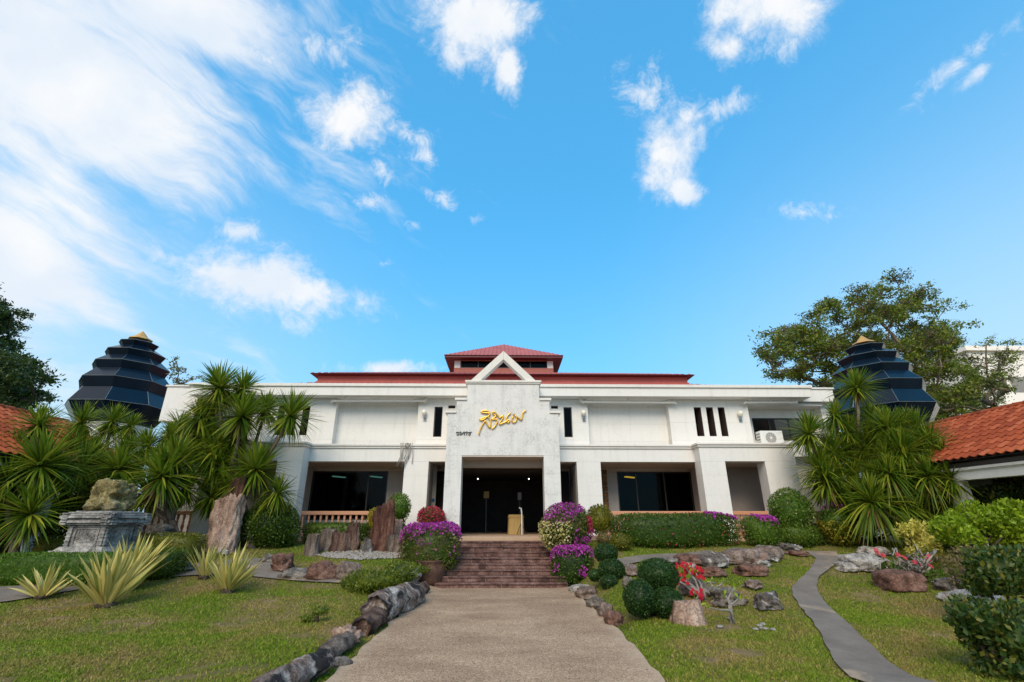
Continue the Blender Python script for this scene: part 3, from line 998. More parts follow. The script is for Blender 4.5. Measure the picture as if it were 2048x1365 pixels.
def stone_pillar_mesh(base, w, d, h, seed, lean=(0, 0), taper=0.8, top_slope=0.0, groove=0.065, n=64, m=34, jag=0.12, bulge=0.0):
    V, F = [], []
    r = np.random.default_rng(seed)
    ph = r.uniform(0, 6.28, 6)
    for j in range(m + 1):
        t = j / m
        for k in range(n):
            a = 2 * PI * k / n
            ca, sa = math.cos(a), math.sin(a)
            f = (abs(ca) ** 2.7 + abs(sa) ** 2.7) ** (-1 / 2.7)
            g = 1 + groove * (0.6 * math.sin(a * 5 + ph[0] + t * 1.2) * math.sin(a * 3 + ph[1]) + 0.5 * math.sin(a * 11 + ph[2] + 0.8 * math.sin(t * 5)) + 0.35 * math.sin(a * 17 + ph[3]))
            nz = mnoise.noise(Vector((ca * 1.6 + seed, sa * 1.6, t * h * 2.4)))
            nz2 = mnoise.noise(Vector((ca * 5 + seed, sa * 5, t * h * 6)))
            s = (1 - (1 - taper) * t + bulge * math.sin(t * PI)) * g * (1 + 0.26 * nz + 0.12 * nz2 - 0.16 * max(0.0, mnoise.noise(Vector((ca * 2.6 + seed * 1.3, sa * 2.6, t * h * 4.5))) - .1))
            x, y = ca * f * w / 2 * s, sa * f * d / 2 * s
            hz = h * (1 + top_slope * ca + jag * mnoise.noise(Vector((ca * 2.2 + seed * 2, sa * 2.2, 3.3))) + 0.5 * jag * mnoise.noise(Vector((ca * 7, sa * 7, seed))))
            z = t * hz
            V.append((base[0] + x + lean[0] * t, base[1] + y + lean[1] * t, base[2] + z))
    for j in range(m):
        for k in range(n):
            k2 = (k + 1) % n
            F.append((j * n + k, j * n + k2, (j + 1) * n + k2, (j + 1) * n + k))
    top = [V[m * n + k] for k in range(n)]
    cx = sum(p[0] for p in top) / n; cy = sum(p[1] for p in top) / n; cz = sum(p[2] for p in top) / n
    o = len(V)
    for k in range(n):
        p = top[k]; V.append((cx + (p[0] - cx) * .5, cy + (p[1] - cy) * .5, (p[2] * .6 + cz * .4) + h * 0.05 * mnoise.noise(Vector((k * .7, seed, 1)))))
    V.append((cx, cy, cz + 0.01))
    for k in range(n):
        k2 = (k + 1) % n
        F.append((m * n + k, m * n + k2, o + k2, o + k)); F.append((o + k, o + k2, o + n))
    return V, F


def standing(label, box, mat, seed, name='standing_stone', Y=None, taper=0.75, slope=0.0, depth=0.7, lean=0.0, cat='rock', group='petrified wood pieces standing by the balustrade', **kw):
    x0, x1, y0, y1 = box
    b = gnd((x0 + x1) / 2, y1) if Y is None else at((x0 + x1) / 2, y1, Y)
    w = (x1 - x0) * b.y / FOC * 1.02
    T = at((x0 + x1) / 2, y0, b.y + w * depth * .3)
    h = T.z - b.z
    V, F = stone_pillar_mesh((b.x, b.y + w * depth * .4, b.z - .08), w, w * depth, h + .08, seed, (lean, 0), taper, slope, **kw)
    o = mesh_obj(name, V, F, M[mat], None, True)
    return tag(o, label, cat, group)


def log_mesh(pts, rad, seed, n=28, groove=0.10, flatten=0.85, sub=14):
    pts = [Vector(p) for p in pts]
    # resample
    P, Rr = [], []
    for i in range(len(pts) - 1):
        for k in range(sub):
            t = k / sub
            P.append(pts[i].lerp(pts[i + 1], t)); Rr.append(rad[i] * (1 - t) + rad[i + 1] * t)
    P.append(pts[-1]); Rr.append(rad[-1])
    V, F = [], []
    m = len(P)
    for i in range(m):
        d = (P[min(i + 1, m - 1)] - P[max(i - 1, 0)]).normalized()
        s = Vector((d.y, -d.x, 0)).normalized(); u = s.cross(d).normalized()
        if u.z < 0: u = -u
        endk = 1.0
        if i == 0 or i == m - 1: endk = 0.82
        for k in range(n):
            a = 2 * PI * k / n
            q = Vector((math.cos(a) * 1.3 + seed, math.sin(a) * 1.3, i * 0.12))
            g = 1 + groove * (math.sin(a * 5 + seed) * .5 + .5 * math.sin(a * 9 + seed * 2)) + 0.28 * mnoise.noise(q) + 0.12 * mnoise.noise(q * 3.1)
            V.append(P[i] + (s * math.cos(a) + u * math.sin(a) * flatten) * Rr[i] * g * endk)
    for i in range(m - 1):
        for k in range(n):
            k2 = (k + 1) % n
            F.append((i * n + k, i * n + k2, (i + 1) * n + k2, (i + 1) * n + k))
    for e, sg in ((0, 1), (m - 1, -1)):
        o = len(V)
        d = (P[1] - P[0]).normalized() if e == 0 else (P[-1] - P[-2]).normalized()
        for k in range(n):
            q = V[e * n + k]
            V.append(P[e].lerp(q, .5) + d * (0.02 if e == 0 else -0.02) + d * 0.04 * mnoise.noise(Vector((k * .9, seed, e))))
        V.append(P[e].copy())
        for k in range(n):
            k2 = (k + 1) % n
            F.append((e * n + k, e * n + k2, o + k2, o + k)[::sg]); F.append((o + k, o + k2, o + n)[::sg])
    return V, F


# ================================================================== THE BUILDING
bld = thing('main_building', 'long two storey white building with red metal roof and gabled entrance portal', 'building', (CX, 17.4, 0))
FLOOR = 1.12
JOINTS = [1.72 + 0.655 * k for k in range(8)]


def wbox(mb, x0, x1, y0, y1, z0, z1):
    """wall block with shallow horizontal joints cut round it"""
    zs = [z0] + [z for z in JOINTS if z0 + .1 < z < z1 - .1] + [z1]
    g = 0.0045
    for i in range(len(zs) - 1):
        a = zs[i] + (g if i else 0); b = zs[i + 1] - (g if i < len(zs) - 2 else 0)
        mb.box(x0, x1, y0, y1, a, b)
        if i: mb.box(x0 + .006, x1 - .006, y0 + .006, y1 - .006, zs[i] - g, zs[i] + g)


def mx(x): return 2 * CX - x


def sym(f):
    for s in SIDES:
        f(lambda a, b: (CX + a, CX + b) if s == 1 else (CX - b, CX - a), s)


SIDES = [1, -1]


def part(name, mat, fn, bevel=0.0, parent=bld):
    mb = MB(); fn(mb); return mb.build(name, M[mat], parent, False, bevel)


def part_sym(name, mat, fn, bevel=0.0, parent=bld):
    for sd in (1, -1):
        SIDES[:] = [sd]
        part(name, mat, fn, bevel, parent)
    SIDES[:] = [1, -1]


# --- upper wall (front face y = 17.4) with openings
def upper(mb):
    Yw, Yb = 17.4, 17.75
    def f(X, s):
        # from the axis outward: wall to the recess at 3.16, tall narrow window at 2.26..2.57
        wbox(mb, *X(1.5, 2.26), Yw, Yb, 4.08, 5.50) if s == 1 else wbox(mb, *X(1.5, 2.26), Yw, Yb, 4.08, 5.50)
        mb.box(*X(1.5, 1.80), Yw, Yb, 5.50, 5.62); mb.box(*X(2.06, 2.26), Yw, Yb, 5.50, 5.62)
        wbox(mb, *X(2.26, 2.57), Yw, Yb, 4.08, 4.44)
        mb.box(*X(1.5, 2.57), Yw, Yb, 5.62, 5.86); mb.box(*X(2.26, 2.57), Yw, Yb, 5.565, 5.62)
        wbox(mb, *X(2.57, 3.17), Yw, Yb, 4.08, 5.86)
        # big blind recess 3.17..6.22
        wbox(mb, *X(3.17, 6.22), Yb, Yb + .2, 4.08, 5.86)
        # wall with three slots
        wbox(mb, *X(6.22, 7.18), Yw, Yb, 4.08, 5.86)
        for a, b in ((7.18, 7.45), (7.64, 7.905), (8.09, 8.345)):
            wbox(mb, *X(a, b), Yw, Yb, 4.08, 4.49); mb.box(*X(a, b), Yw, Yb, 5.578, 5.86)
        wbox(mb, *X(7.45, 7.64), Yw, Yb, 4.08, 5.86); wbox(mb, *X(7.905, 8.09), Yw, Yb, 4.08, 5.86)
        wbox(mb, *X(8.345, 9.24), Yw, Yb, 4.08, 5.86)
        # set back end bay with the strip window
        wbox(mb, *X(9.24, 9.74), 18.2, 18.5, 4.08, 5.86)
        wbox(mb, *X(9.74, 12.0), 18.2, 18.5, 4.08, 4.46); mb.box(*X(9.74, 12.0), 18.2, 18.5, 5.34, 5.86)
        wbox(mb, *X(12.0, 12.6), 18.2, 18.5, 4.08, 5.86)
        mb.box(*X(9.1, 9.24), Yb, 18.2, 4.08, 5.86)
        mb.box(*X(9.24, 12.3), 17.62, 18.2, 5.70, 5.80)          # beam under the parapet
    sym(f)


part_sym('upper_wall', 'wall', upper)


def parapet(mb):
    def f(X, s):
        mb.box(*X(1.253, 11.45), 16.9, 17.28, 5.87, 6.19)
        mb.box(*X(1.253, 11.45), 17.28, 18.5, 5.87, 5.99)           # soffit slab
        mb.box(*X(11.45, 12.68), 17.45, 17.8, 5.0 if s < 0 else 5.83, 6.30)
        mb.box(*X(11.07, 11.45), 17.28, 18.5, 5.99, 6.19)
    sym(f)


part_sym('parapet', 'wall', parapet)


def cornice(mb):
    def f(X, s):
        mb.box(*X(1.256, 11.52), 16.84, 17.34, 6.193, 6.305)
        mb.box(*X(1.256, 11.48), 16.875, 17.3, 6.14, 6.19) if False else None
        mb.box(*X(11.455, 12.73), 17.40, 17.86, 6.303, 6.37)
    sym(f)


part_sym('cornice', 'trim', cornice, 0.012)


# --- end blocks beyond the parapet
def ends(mb):
    def f(X, s):
        wbox(mb, *X(12.3, 12.62), 17.82, 22, 1.0, 6.30)
        wbox(mb, *X(10.2, 12.6), 19.0, 19.3, 1.0, 4.0)
        mb.box(*X(9.9, 12.7), 17.3, 17.7, 3.75, 4.06)
    sym(f)


part_sym('end_wall', 'wall', ends)


# --- ground floor frames
for sd in (1, -1):
    X = (lambda a, b: (CX + a, CX + b)) if sd == 1 else (lambda a, b: (CX - b, CX - a))
    part('column', 'wall', lambda mb: wbox(mb, *X(2.60, 3.44), 17.0, 17.45, FLOOR - .3, 3.515))
    part('column', 'wall', lambda mb: wbox(mb, *X(6.80, 7.64), 16.5, 17.05, FLOOR - .4, 3.487))
    part('column', 'wall', lambda mb: wbox(mb, *X(9.02, 10.10), 16.5, 17.05, FLOOR - .4, 3.487))
    part('beam', 'wall', lambda mb: mb.box(*X(1.9, 6.80), 17.0, 17.45, 3.518, 4.0))
    part('beam', 'wall', lambda mb: [mb.box(*X(6.80, 10.10), 16.5, 17.05, 3.49, 4.0), mb.box(*X(9.94, 10.10), 17.05, 18.2, 3.49, 4.0)])



def ledge(mb):
    def f(X, s):
        for k, (e, za, zb) in enumerate(((0.05, 3.97, 4.035), (0.09, 4.038, 4.115))):
            mb.box(*X(1.9, 6.80 - e), 17.0 - e, 17.42, za + .003 * k, zb)
            mb.box(*X(6.80 - e + .0015, 10.10 + e), 16.5 - e, 17.42, za + .003 * k, zb)
    sym(f)


part_sym('ledge', 'trim', ledge, 0.010)


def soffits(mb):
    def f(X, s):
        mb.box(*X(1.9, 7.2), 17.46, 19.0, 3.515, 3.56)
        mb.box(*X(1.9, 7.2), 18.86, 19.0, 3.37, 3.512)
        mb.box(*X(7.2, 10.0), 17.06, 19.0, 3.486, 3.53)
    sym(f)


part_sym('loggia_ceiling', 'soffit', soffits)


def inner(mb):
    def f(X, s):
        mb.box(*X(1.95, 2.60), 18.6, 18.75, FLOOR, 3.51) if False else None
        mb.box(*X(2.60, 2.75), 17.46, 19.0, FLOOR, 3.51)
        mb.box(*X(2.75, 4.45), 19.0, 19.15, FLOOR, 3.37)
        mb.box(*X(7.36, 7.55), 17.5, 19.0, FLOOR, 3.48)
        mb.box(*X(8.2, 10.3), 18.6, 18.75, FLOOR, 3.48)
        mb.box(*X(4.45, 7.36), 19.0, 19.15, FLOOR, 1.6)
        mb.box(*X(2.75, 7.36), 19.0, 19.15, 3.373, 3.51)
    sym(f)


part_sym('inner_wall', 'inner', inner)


def plinth(mb):
    mb.box(CX - 10.1, CX + 10.1, 16.6, 24.0, 0.4, FLOOR - .004)
    mb.box(CX - 1.95, CX + 1.95, 15.98, 16.6, 0.4, FLOOR - .004)


part('plinth', 'landing', plinth)


# --- dark rooms behind the glass and the entrance
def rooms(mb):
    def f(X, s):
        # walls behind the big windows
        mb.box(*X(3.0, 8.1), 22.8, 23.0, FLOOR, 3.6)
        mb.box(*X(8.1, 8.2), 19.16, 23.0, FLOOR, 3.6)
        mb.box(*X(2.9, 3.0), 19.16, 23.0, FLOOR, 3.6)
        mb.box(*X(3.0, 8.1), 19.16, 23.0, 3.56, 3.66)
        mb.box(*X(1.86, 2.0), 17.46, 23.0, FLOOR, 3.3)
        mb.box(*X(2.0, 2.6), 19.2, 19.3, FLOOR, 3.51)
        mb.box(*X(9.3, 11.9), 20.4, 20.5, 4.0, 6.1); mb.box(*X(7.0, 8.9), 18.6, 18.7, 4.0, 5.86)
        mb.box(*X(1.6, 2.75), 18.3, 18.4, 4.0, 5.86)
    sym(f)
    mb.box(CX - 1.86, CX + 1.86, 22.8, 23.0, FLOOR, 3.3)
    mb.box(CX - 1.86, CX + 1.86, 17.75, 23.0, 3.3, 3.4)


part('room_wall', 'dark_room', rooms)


# --- windows
def window(x0, x1, z0, z1, Y, mull=(), frame='dark_frame', fw=0.05, parent=bld, transom=None):
    f = MB()
    f.box(x0, x1, Y, Y + .06, z0, z0 + fw); f.box(x0, x1, Y, Y + .06, z1 - fw, z1)
    f.box(x0, x0 + fw, Y, Y + .06, z0 + fw, z1 - fw); f.box(x1 - fw, x1, Y, Y + .06, z0 + fw, z1 - fw)
    for q in mull: f.box(q - fw / 2, q + fw / 2, Y + .002, Y + .058, z0 + fw, z1 - fw)
    if transom: f.box(x0 + fw, x1 - fw, Y + .004, Y + .056, transom - fw / 2, transom + fw / 2)
    o = f.build('window', M[frame], parent)
    xs = [x0 + fw] + sorted(mull) + [x1 - fw]
    for a, b in zip(xs, xs[1:]):
        MB().add([(a, Y + .03, z0 + fw), (b, Y + .03, z0 + fw), (b, Y + .03, z1 - fw), (a, Y + .03, z1 - fw)], [(0, 1, 2, 3)]).build('pane', M['glass'], o)
    return o


for s in (1, -1):
    X = (lambda a, b: (CX + a, CX + b)) if s == 1 else (lambda a, b: (CX - b, CX - a))
    window(*X(4.45, 7.36), 1.6, 3.373, 19.04, [CX + s * 5.2, CX + s * 6.3] if s == 1 else [CX - 5.2])
    window(*X(2.26, 2.57), 4.44, 5.565, 17.46, frame='brown_frame', fw=0.03)
    window(*X(1.80, 2.06), 5.50, 5.62, 17.5, frame='brown_frame', fw=0.015)
    window(*X(9.74, 12.0), 4.46, 5.34, 18.24, [CX + s * 10.42, CX + s * 11.2])
    for a, b in ((7.18, 7.45), (7.64, 7.905), (8.09, 8.345)):
        q = MB()
        x0, x1 = X(a, b)
        # deep slot: reveal lining, then glass far back
        q.box(x0, x0 + .008, 17.405, 18.0, 4.5, 5.57); q.box(x1 - .008, x1, 17.405, 18.0, 4.5, 5.57)
        q.box(x0, x1, 17.405, 18.0, 4.49, 4.50); q.box(x0, x1, 17.405, 18.0, 5.57, 5.578)
        o = q.build('slot_window', M['brown_frame'], bld)
        MB().box(x0 + .008, x1 - .008, 17.9, 17.91, 4.5, 5.57).build('pane', M['glass'], o)
        MB().box(x0 + .008, x1 - .008, 17.86, 17.89, 4.98, 5.02).build('glazing_bar', M['dark_frame'], o)


# --- entrance portal
def portal(mb):
    Y0, Y1 = 16.0, 17.38
    for s in (1, -1):
        X = (lambda a, b: (CX + a, CX + b)) if s == 1 else (lambda a, b: (CX - b, CX - a))
        wbox(mb, *X(1.36, 1.90), Y0, Y0 + .62, FLOOR - .3, 3.607)
    mb.box(CX - 1.90, CX + 1.90, Y0, Y1, 3.61, 5.02)
    mb.box(CX - 1.60, CX + 1.60, Y0, Y1, 5.02, 5.47)
    mb.box(CX - 1.25, CX + 1.25, Y0, Y1, 5.47, 6.06)


po = part('portal_wall', 'portal', portal)


def portal_caps(mb):
    mb.box(CX - 1.335, CX + 1.335, 15.93, 17.42, 6.11, 6.185)
    mb.box(CX - 1.305, CX + 1.305, 15.955, 17.40, 6.063, 6.108)
    for s in (1, -1):
        X = (lambda a, b: (CX + a, CX + b)) if s == 1 else (lambda a, b: (CX - b, CX - a))
        mb.box(*X(1.253, 1.67), 15.95, 17.3, 5.473, 5.555)
        mb.box(*X(1.603, 1.98), 15.95, 17.3, 5.023, 5.10)


part('portal_cornice', 'trim', portal_caps, 0.012)


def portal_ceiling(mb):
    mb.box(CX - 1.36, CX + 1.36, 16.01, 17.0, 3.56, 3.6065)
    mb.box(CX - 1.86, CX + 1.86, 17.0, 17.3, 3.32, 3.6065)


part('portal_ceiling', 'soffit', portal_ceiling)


def gable(mb):
    t = 0.36
    for s in (1, -1):
        mb.prism([(CX + s * 1.14, 6.188), (CX + s * 0.001, 7.29), (CX + s * 0.001, 6.97), (CX + s * 0.80, 6.188)], 15.98, 15.98 + t)


part('gable_beam', 'trim', gable, 0.008)
for sx in (-.9, 0.35):
    q = MB(); q.lathe((CX + sx * .6, 16.5, 3.548), [(0.07, 0), (0.07, 0.012)], 14); q.build('ceiling_vent', M['inner'], bld)


# --- red roofs
def ribbed(mb, a, b, c, d, sp, w=0.035, hgt_=0.03):
    """sloping sheet a-b (eave) to d-c (top), with raised ribs running up the slope"""
    a, b, c, d = map(Vector, (a, b, c, d))
    mb.add([a, b, c, d], [(0, 1, 2, 3)])
    e = (b - a); L = e.length; e.normalize()
    n = e.cross((d - a)).normalized()
    if n.z < 0: n = -n
    u = n.cross(e); u = u if u.z > 0 else -u
    Hh = (d - a).dot(u)
    l0 = (d - a).dot(e); l1 = (c - a).dot(e)
    k = sp / 2
    while k < L:
        top = Hh
        if l0 > 1e-6 and k < l0: top = min(top, Hh * k / l0)
        if L - l1 > 1e-6 and k > l1: top = min(top, Hh * (L - k) / (L - l1))
        if top > 0.05:
            p = a + e * k; q = p + u * top
            mb.add([p - e * w, p + n * hgt_, p + e * w, q - e * w, q + n * hgt_, q + e * w], [(0, 1, 4, 3), (1, 2, 5, 4), (0, 2, 1)])
        k += sp


def frustum_roof(mb, r0, z0, r1, z1, sp):
    x0, x1, y0, y1 = r0; u0, u1, w0, w1 = r1
    ribbed(mb, (x0, y0, z0), (x1, y0, z0), (u1, w0, z1), (u0, w0, z1), sp)
    ribbed(mb, (x1, y0, z0), (x1, y1, z0), (u1, w1, z1), (u1, w0, z1), sp)
    ribbed(mb, (x1, y1, z0), (x0, y1, z0), (u0, w1, z1), (u1, w1, z1), sp)
    ribbed(mb, (x0, y1, z0), (x0, y0, z0), (u0, w0, z1), (u0, w1, z1), sp)


part('lower_roof', 'redroof', lambda mb: frustum_roof(mb, (CX - 11.0, CX + 11.0, 17.3, 32), 6.28, (CX - 7.75, CX + 7.75, 19.0, 30), 6.93, 0.24))
part('roof_band', 'redwall', lambda mb: [mb.box(CX - 7.8, CX + 7.8, 19.0, 30, 6.75, 6.99), mb.box(CX - 7.75, CX + 7.75, 19.04, 29.9, 6.99, 7.235)])
part('middle_roof', 'redroof', lambda mb: frustum_roof(mb, (CX - 7.98, CX + 7.98, 18.72, 30.2), 7.262, (CX - 2.5, CX + 2.5, 21.98, 26.8), 8.30, 0.24))
part('middle_eave', 'redeave', lambda mb: mb.box(CX - 7.96, CX + 7.96, 18.75, 30.2, 7.237, 7.257))
lan = part('roof_lantern', 'pinkwall', lambda mb: [mb.box(CX - 2.43, CX + 2.43, 22.0, 26.8, 8.1, 8.545), mb.box(CX - 2.43, CX + 2.43, 22.0, 26.8, 8.905, 9.0)])
for q_ in ((CX - 2.42, CX - 2.13), (CX + 2.13, CX + 2.42)): part('lantern_post', 'wall', lambda mb: mb.box(*q_, 22.004, 26.79, 8.545, 8.905), parent=lan)
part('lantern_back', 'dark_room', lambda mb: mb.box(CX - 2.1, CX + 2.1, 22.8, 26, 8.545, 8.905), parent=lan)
for k in range(5):
    a = CX - 2.13 + k * 0.852
    q = MB().box(a, a + .05, 22.02, 22.07, 8.547, 8.903)
    q.box(a + .05, a + .852, 22.02, 22.07, 8.547, 8.575)
    w = q.build('lantern_window', M['dark_frame'], lan)
    MB().box(a + .05, a + .852, 22.04, 22.05, 8.577, 8.903).build('pane', M['glass'], w)
part('lantern_eave', 'redeave', lambda mb: [mb.box(CX - 2.86, CX + 2.86, 21.55, 27.2, 8.935, 9.03)])
part('lantern_roof', 'redroof', lambda mb: frustum_roof(mb, (CX - 2.88, CX + 2.88, 21.5, 27.25), 9.04, (CX - .02, CX + .02, 24.36, 24.4), 10.64, 0.20))

# --- balustrades (things of their own)
def baluster_mesh():
    return MB().lathe((0, 0, 0), [(0.045, 0), (0.045, 0.05), (0.028, 0.07), (0.03, 0.10), (0.05, 0.17), (0.052, 0.21), (0.034, 0.27), (0.026, 0.31), (0.04, 0.335), (0.04, 0.355), (0.026, 0.38), (0.034, 0.42), (0.046, 0.47), (0.03, 0.50), (0.045, 0.52), (0.045, 0.56)], 8)


BAL = None


def balustrade(label, x0, x1, Y, z0=FLOOR):
    global BAL
    t = thing('balustrade', label, 'balustrade', ((x0 + x1) / 2, Y, z0), 'terracotta balustrades of the loggia')
    MB().box(x0, x1, Y - .085, Y + .085, z0 + .64, z0 + .76).build('handrail', M['terracotta'], t, False, 0.015)
    MB().box(x0, x1, Y - .07, Y + .07, z0, z0 + .075).build('bottom_rail', M['terracotta'], t, False, 0.01)
    n = max(2, int((x1 - x0) / .195))
    for k in range(n):
        x = x0 + (k + .5) * (x1 - x0) / n
        if BAL is None:
            o = baluster_mesh().build('baluster', M['terracotta'], None, True)
            BAL = o.data
            o.location = (0, 0, 0)
            # mesh_obj centres on its base already
        else:
            o = bpy.data.objects.new('baluster', BAL); COL.objects.link(o)
        o.parent = t
        o.location = (x - t.location.x, 0, .078)
    return t


balustrade('terracotta balustrade left of the entrance behind the standing stones', CX - 7.05, CX - 3.44, 17.12)
balustrade('terracotta balustrade right of the entrance, its rail showing above the long hedge', CX + 3.44, CX + 6.85, 17.12)
balustrade('terracotta balustrade at the right end behind the big round bushes', CX + 7.64, CX + 11.6, 17.0)
balustrade('terracotta balustrade seen between the sword leaf plants and the tall stone', CX - 11.9, CX - 7.64, 16.9)

# --- small fittings on the facade
def wall_lamp(x, z, label):
    t = thing('wall_lamp', label, 'wall lamp', (x, 17.4, z), 'globe lamps on the facade')
    MB().lathe((x, 17.26, z), [(0.02, -.10), (0.05, -.085), (0.095, -.03), (0.10, 0.02), (0.085, 0.07), (0.045, 0.10), (0.01, 0.108)], 14).build('globe', M['milk'], t, True)
    m_ = MB(); m_.tube([(x + .03, 17.40, z - .23), (x + .03, 17.30, z - .24), (x, 17.26, z - .18), (x, 17.26, z - .10)], 0.016, 6)
    m_.lathe((x, 17.26, z - .135), [(0.045, 0), (0.045, .04)], 10); m_.box(x - .03, x + .09, 17.385, 17.40, z - .30, z - .16)
    m_.build('bracket', M['steel'], t)


wall_lamp(-2.98, 5.31, 'white globe lamp on the wall left of the entrance portal')
wall_lamp(2.93, 5.31, 'white globe lamp on the wall right of the entrance portal')
wall_lamp(8.80, 5.31, 'white globe lamp right of the three slot windows')


def pipe(label, x_out, x_in, z, s):
    t = thing('drain_pipe', label, 'pipe', ((x_out + x_in) / 2, 17.2, z), 'white drain pipes under the parapet')
    d = 1 if x_in > x_out else -1
    mb = MB()
    mb.tube([(x_out, 17.2, z - .07), (x_out + d * .012, 17.2, z - .02), (x_out + d * .07, 17.2, z), (x_in - d * .06, 17.2, z + .01), (x_in - d * .012, 17.2, z + .03), (x_in, 17.2, z + .09), (x_in, 17.2, 5.872)], 0.042, 10)
    for q in (x_out + d * .06, x_in - d * .07): mb.tube([(q - .03, 17.2, z + .004), (q + .03, 17.2, z + .004)], 0.05, 10)
    mb.build('pipe_run', M['pvc'], t, True)
    for k in (0.14, .5, .85):
        x = x_out + (x_in - x_out) * k
        MB().box(x - .012, x + .012, 17.19, 17.21, z + .04, 5.869).box(x - .014, x + .014, 17.15, 17.25, z - .05, z - .044).build('hanger', M['pvc'], t)


pipe('white drain pipe under the parapet left of the portal', -6.42, -2.92, 5.72, 1)
pipe('white drain pipe under the parapet right of the portal', 6.40, 2.84, 5.70, 1)
pipe('white drain pipe above the right end strip window', 8.98, 11.0, 5.72, 1)


def ac(x, label, Y=17.05):
    t = thing('air_conditioner', label, 'air conditioner', (x, Y + .18, 3.9), 'air conditioner outdoor units')
    z0, w, h = 3.80, 0.82, 0.84
    MB().box(x - w / 2, x + w / 2, Y, Y + .34, z0, z0 + h).build('casing', M['acwhite'], t, False, 0.02)
    for zc in (z0 + .58, z0 + .20):
        cx = x - .05
        def annulus(r0, r1, y):
            v = [(cx + r * math.cos(2 * PI * k / 28), y, zc + r * math.sin(2 * PI * k / 28)) for r in (r0, r1) for k in range(28)]
            return v, [(k, (k + 1) % 28, 28 + (k + 1) % 28, 28 + k) for k in range(28)]
        g_ = MB()
        g_.add([(cx + .195 * math.cos(2 * PI * k / 28), Y - .004, zc + .195 * math.sin(2 * PI * k / 28)) for k in range(28)], [tuple(range(28))])
        fg = g_.build('fan_opening', M['acgrey'], t)
        r_ = MB()
        for rr in (0.05, .09, .13, .17, .195): r_.add(*annulus(rr, rr + .008, Y - .016))
        for k in range(12):
            a = 2 * PI * k / 12
            r_.obox((cx + .12 * math.cos(a), Y - .014, zc + .12 * math.sin(a)), (0.075 * math.cos(a), 0, .075 * math.sin(a)), (0, .003, 0), (-.003 * math.sin(a), 0, .003 * math.cos(a)))
        r_.build('grille', M['acwhite'], fg)
        MB().add([(cx + .042 * math.cos(2 * PI * k / 16), Y - .02, zc + .042 * math.sin(2 * PI * k / 16)) for k in range(16)], [tuple(range(16))]).build('hub', M['whitepaint'], fg)
    l = MB()
    for k in range(5): l.box(x - w / 2 - .004, x - w / 2 + .001, Y + .05, Y + .28, z0 + .3 + k * .1, z0 + .36 + k * .1)
    l.build('side_louvre', M['acgrey'], t)
    return t


ac(9.70, 'white twin fan air conditioner on the ledge under the right strip window')
ac(-8.1, 'white air conditioner on the left ledge half hidden by sword leaf plants', 17.08).location.z -= .22

cb = thing('hanging_cables', 'tangle of loose grey cables hanging over the ledge left of the portal', 'cables', (-3.35, 16.9, 3.6))
for k in range(9):
    x = -3.66 + k * 0.05 + random.uniform(-.03, .03)
    zb = random.uniform(3.3, 3.75)
    mb = MB(); mb.tube([(x, 17.2, 4.12), (x, 16.93, 4.14), (x + .02, 16.87, 4.02), (x + random.uniform(-.06, .08), 16.93, (4 + zb) / 2), (x + random.uniform(-.12, .10), 16.95, zb)], random.uniform(.008, .02), 6)
    mb.build('cable', M['cable'], cb, True)
mb = MB(); mb.tube([(-3.42 + .07 * math.cos(a * .55), 16.86, 4.05 + .08 * math.sin(a * .55)) for a in range(24)], .012, 6)
mb.build('cable', M['cable'], cb, True)
mb = MB(); mb.tube([(-3.55, 16.9, 3.42), (-3.55, 16.9, 3.30)], .035, 8); mb.build('plug', M['signdark'], cb)

# --- lettering on the portal
def stroke(mb, pts, zoom, off, Y, w, n=5):
    P = [Vector((off[0] + x / zoom, off[1] + y / zoom)) for x, y in pts]
    # Catmull-Rom
    Q = []
    for i in range(len(P) - 1):
        p0, p1, p2, p3 = P[max(i - 1, 0)], P[i], P[i + 1], P[min(i + 2, len(P) - 1)]
        for k in range(n):
            t = k / n
            Q.append(0.5 * ((2 * p1) + (p2 - p0) * t + (2 * p0 - 5 * p1 + 4 * p2 - p3) * t * t + (3 * p1 - p0 - 3 * p2 + p3) * t ** 3))
    Q.append(P[-1])
    W3 = [at(q.x, q.y, Y) for q in Q]
    r = [w * (w_ if hasattr(w, '__len__') else 1) for w_ in [1] * len(W3)]
    mb.tube(W3, r, 8)


gs = thing('gold_lettering', 'gold handwritten Thai lettering on the stained portal wall', 'sign', (CX, 15.9, 4.6))
GOLD = [
    [[(330, 360), (420, 325), (540, 345), (600, 400), (585, 460), (540, 505), (440, 530), (340, 575), (300, 610), (370, 615), (450, 570), (520, 510)],
     [(330, 365), (420, 395), (530, 400), (600, 415)],
     [(540, 510), (590, 580), (625, 660), (620, 770), (605, 845), (550, 790), (500, 700), (460, 645), (400, 720), (340, 830), (290, 950), (265, 1050)]],
    [[(690, 400), (700, 365), (760, 385), (830, 460), (895, 555)],
     [(680, 395), (720, 445), (785, 485), (720, 550), (655, 590), (740, 590), (825, 605), (820, 690), (760, 800), (660, 885)]],
    [[(895, 555), (950, 510), (1010, 480), (990, 560), (930, 670), (895, 740), (980, 715), (1080, 665), (1170, 610), (1200, 640), (1160, 690), (1110, 660), (1100, 590), (1140, 490), (1230, 400)]],
    [[(1310, 510), (1270, 580), (1280, 660), (1345, 685), (1405, 620), (1400, 530), (1350, 460), (1310, 425)]],
    [[(1370, 480), (1440, 530), (1500, 570), (1555, 610), (1580, 540), (1595, 430), (1630, 370), (1700, 315)]],
]
for grp in GOLD:
    mb = MB()
    for s_ in grp: stroke(mb, s_, 15.167, (940, 800), 15.95, 0.026)
    mb.build('letter', M['signgold'], gs, True)
ds_ = thing('dark_lettering', 'small dark Thai lettering low on the portal left of the gold sign', 'sign', (-1.5, 15.95, 4.4))
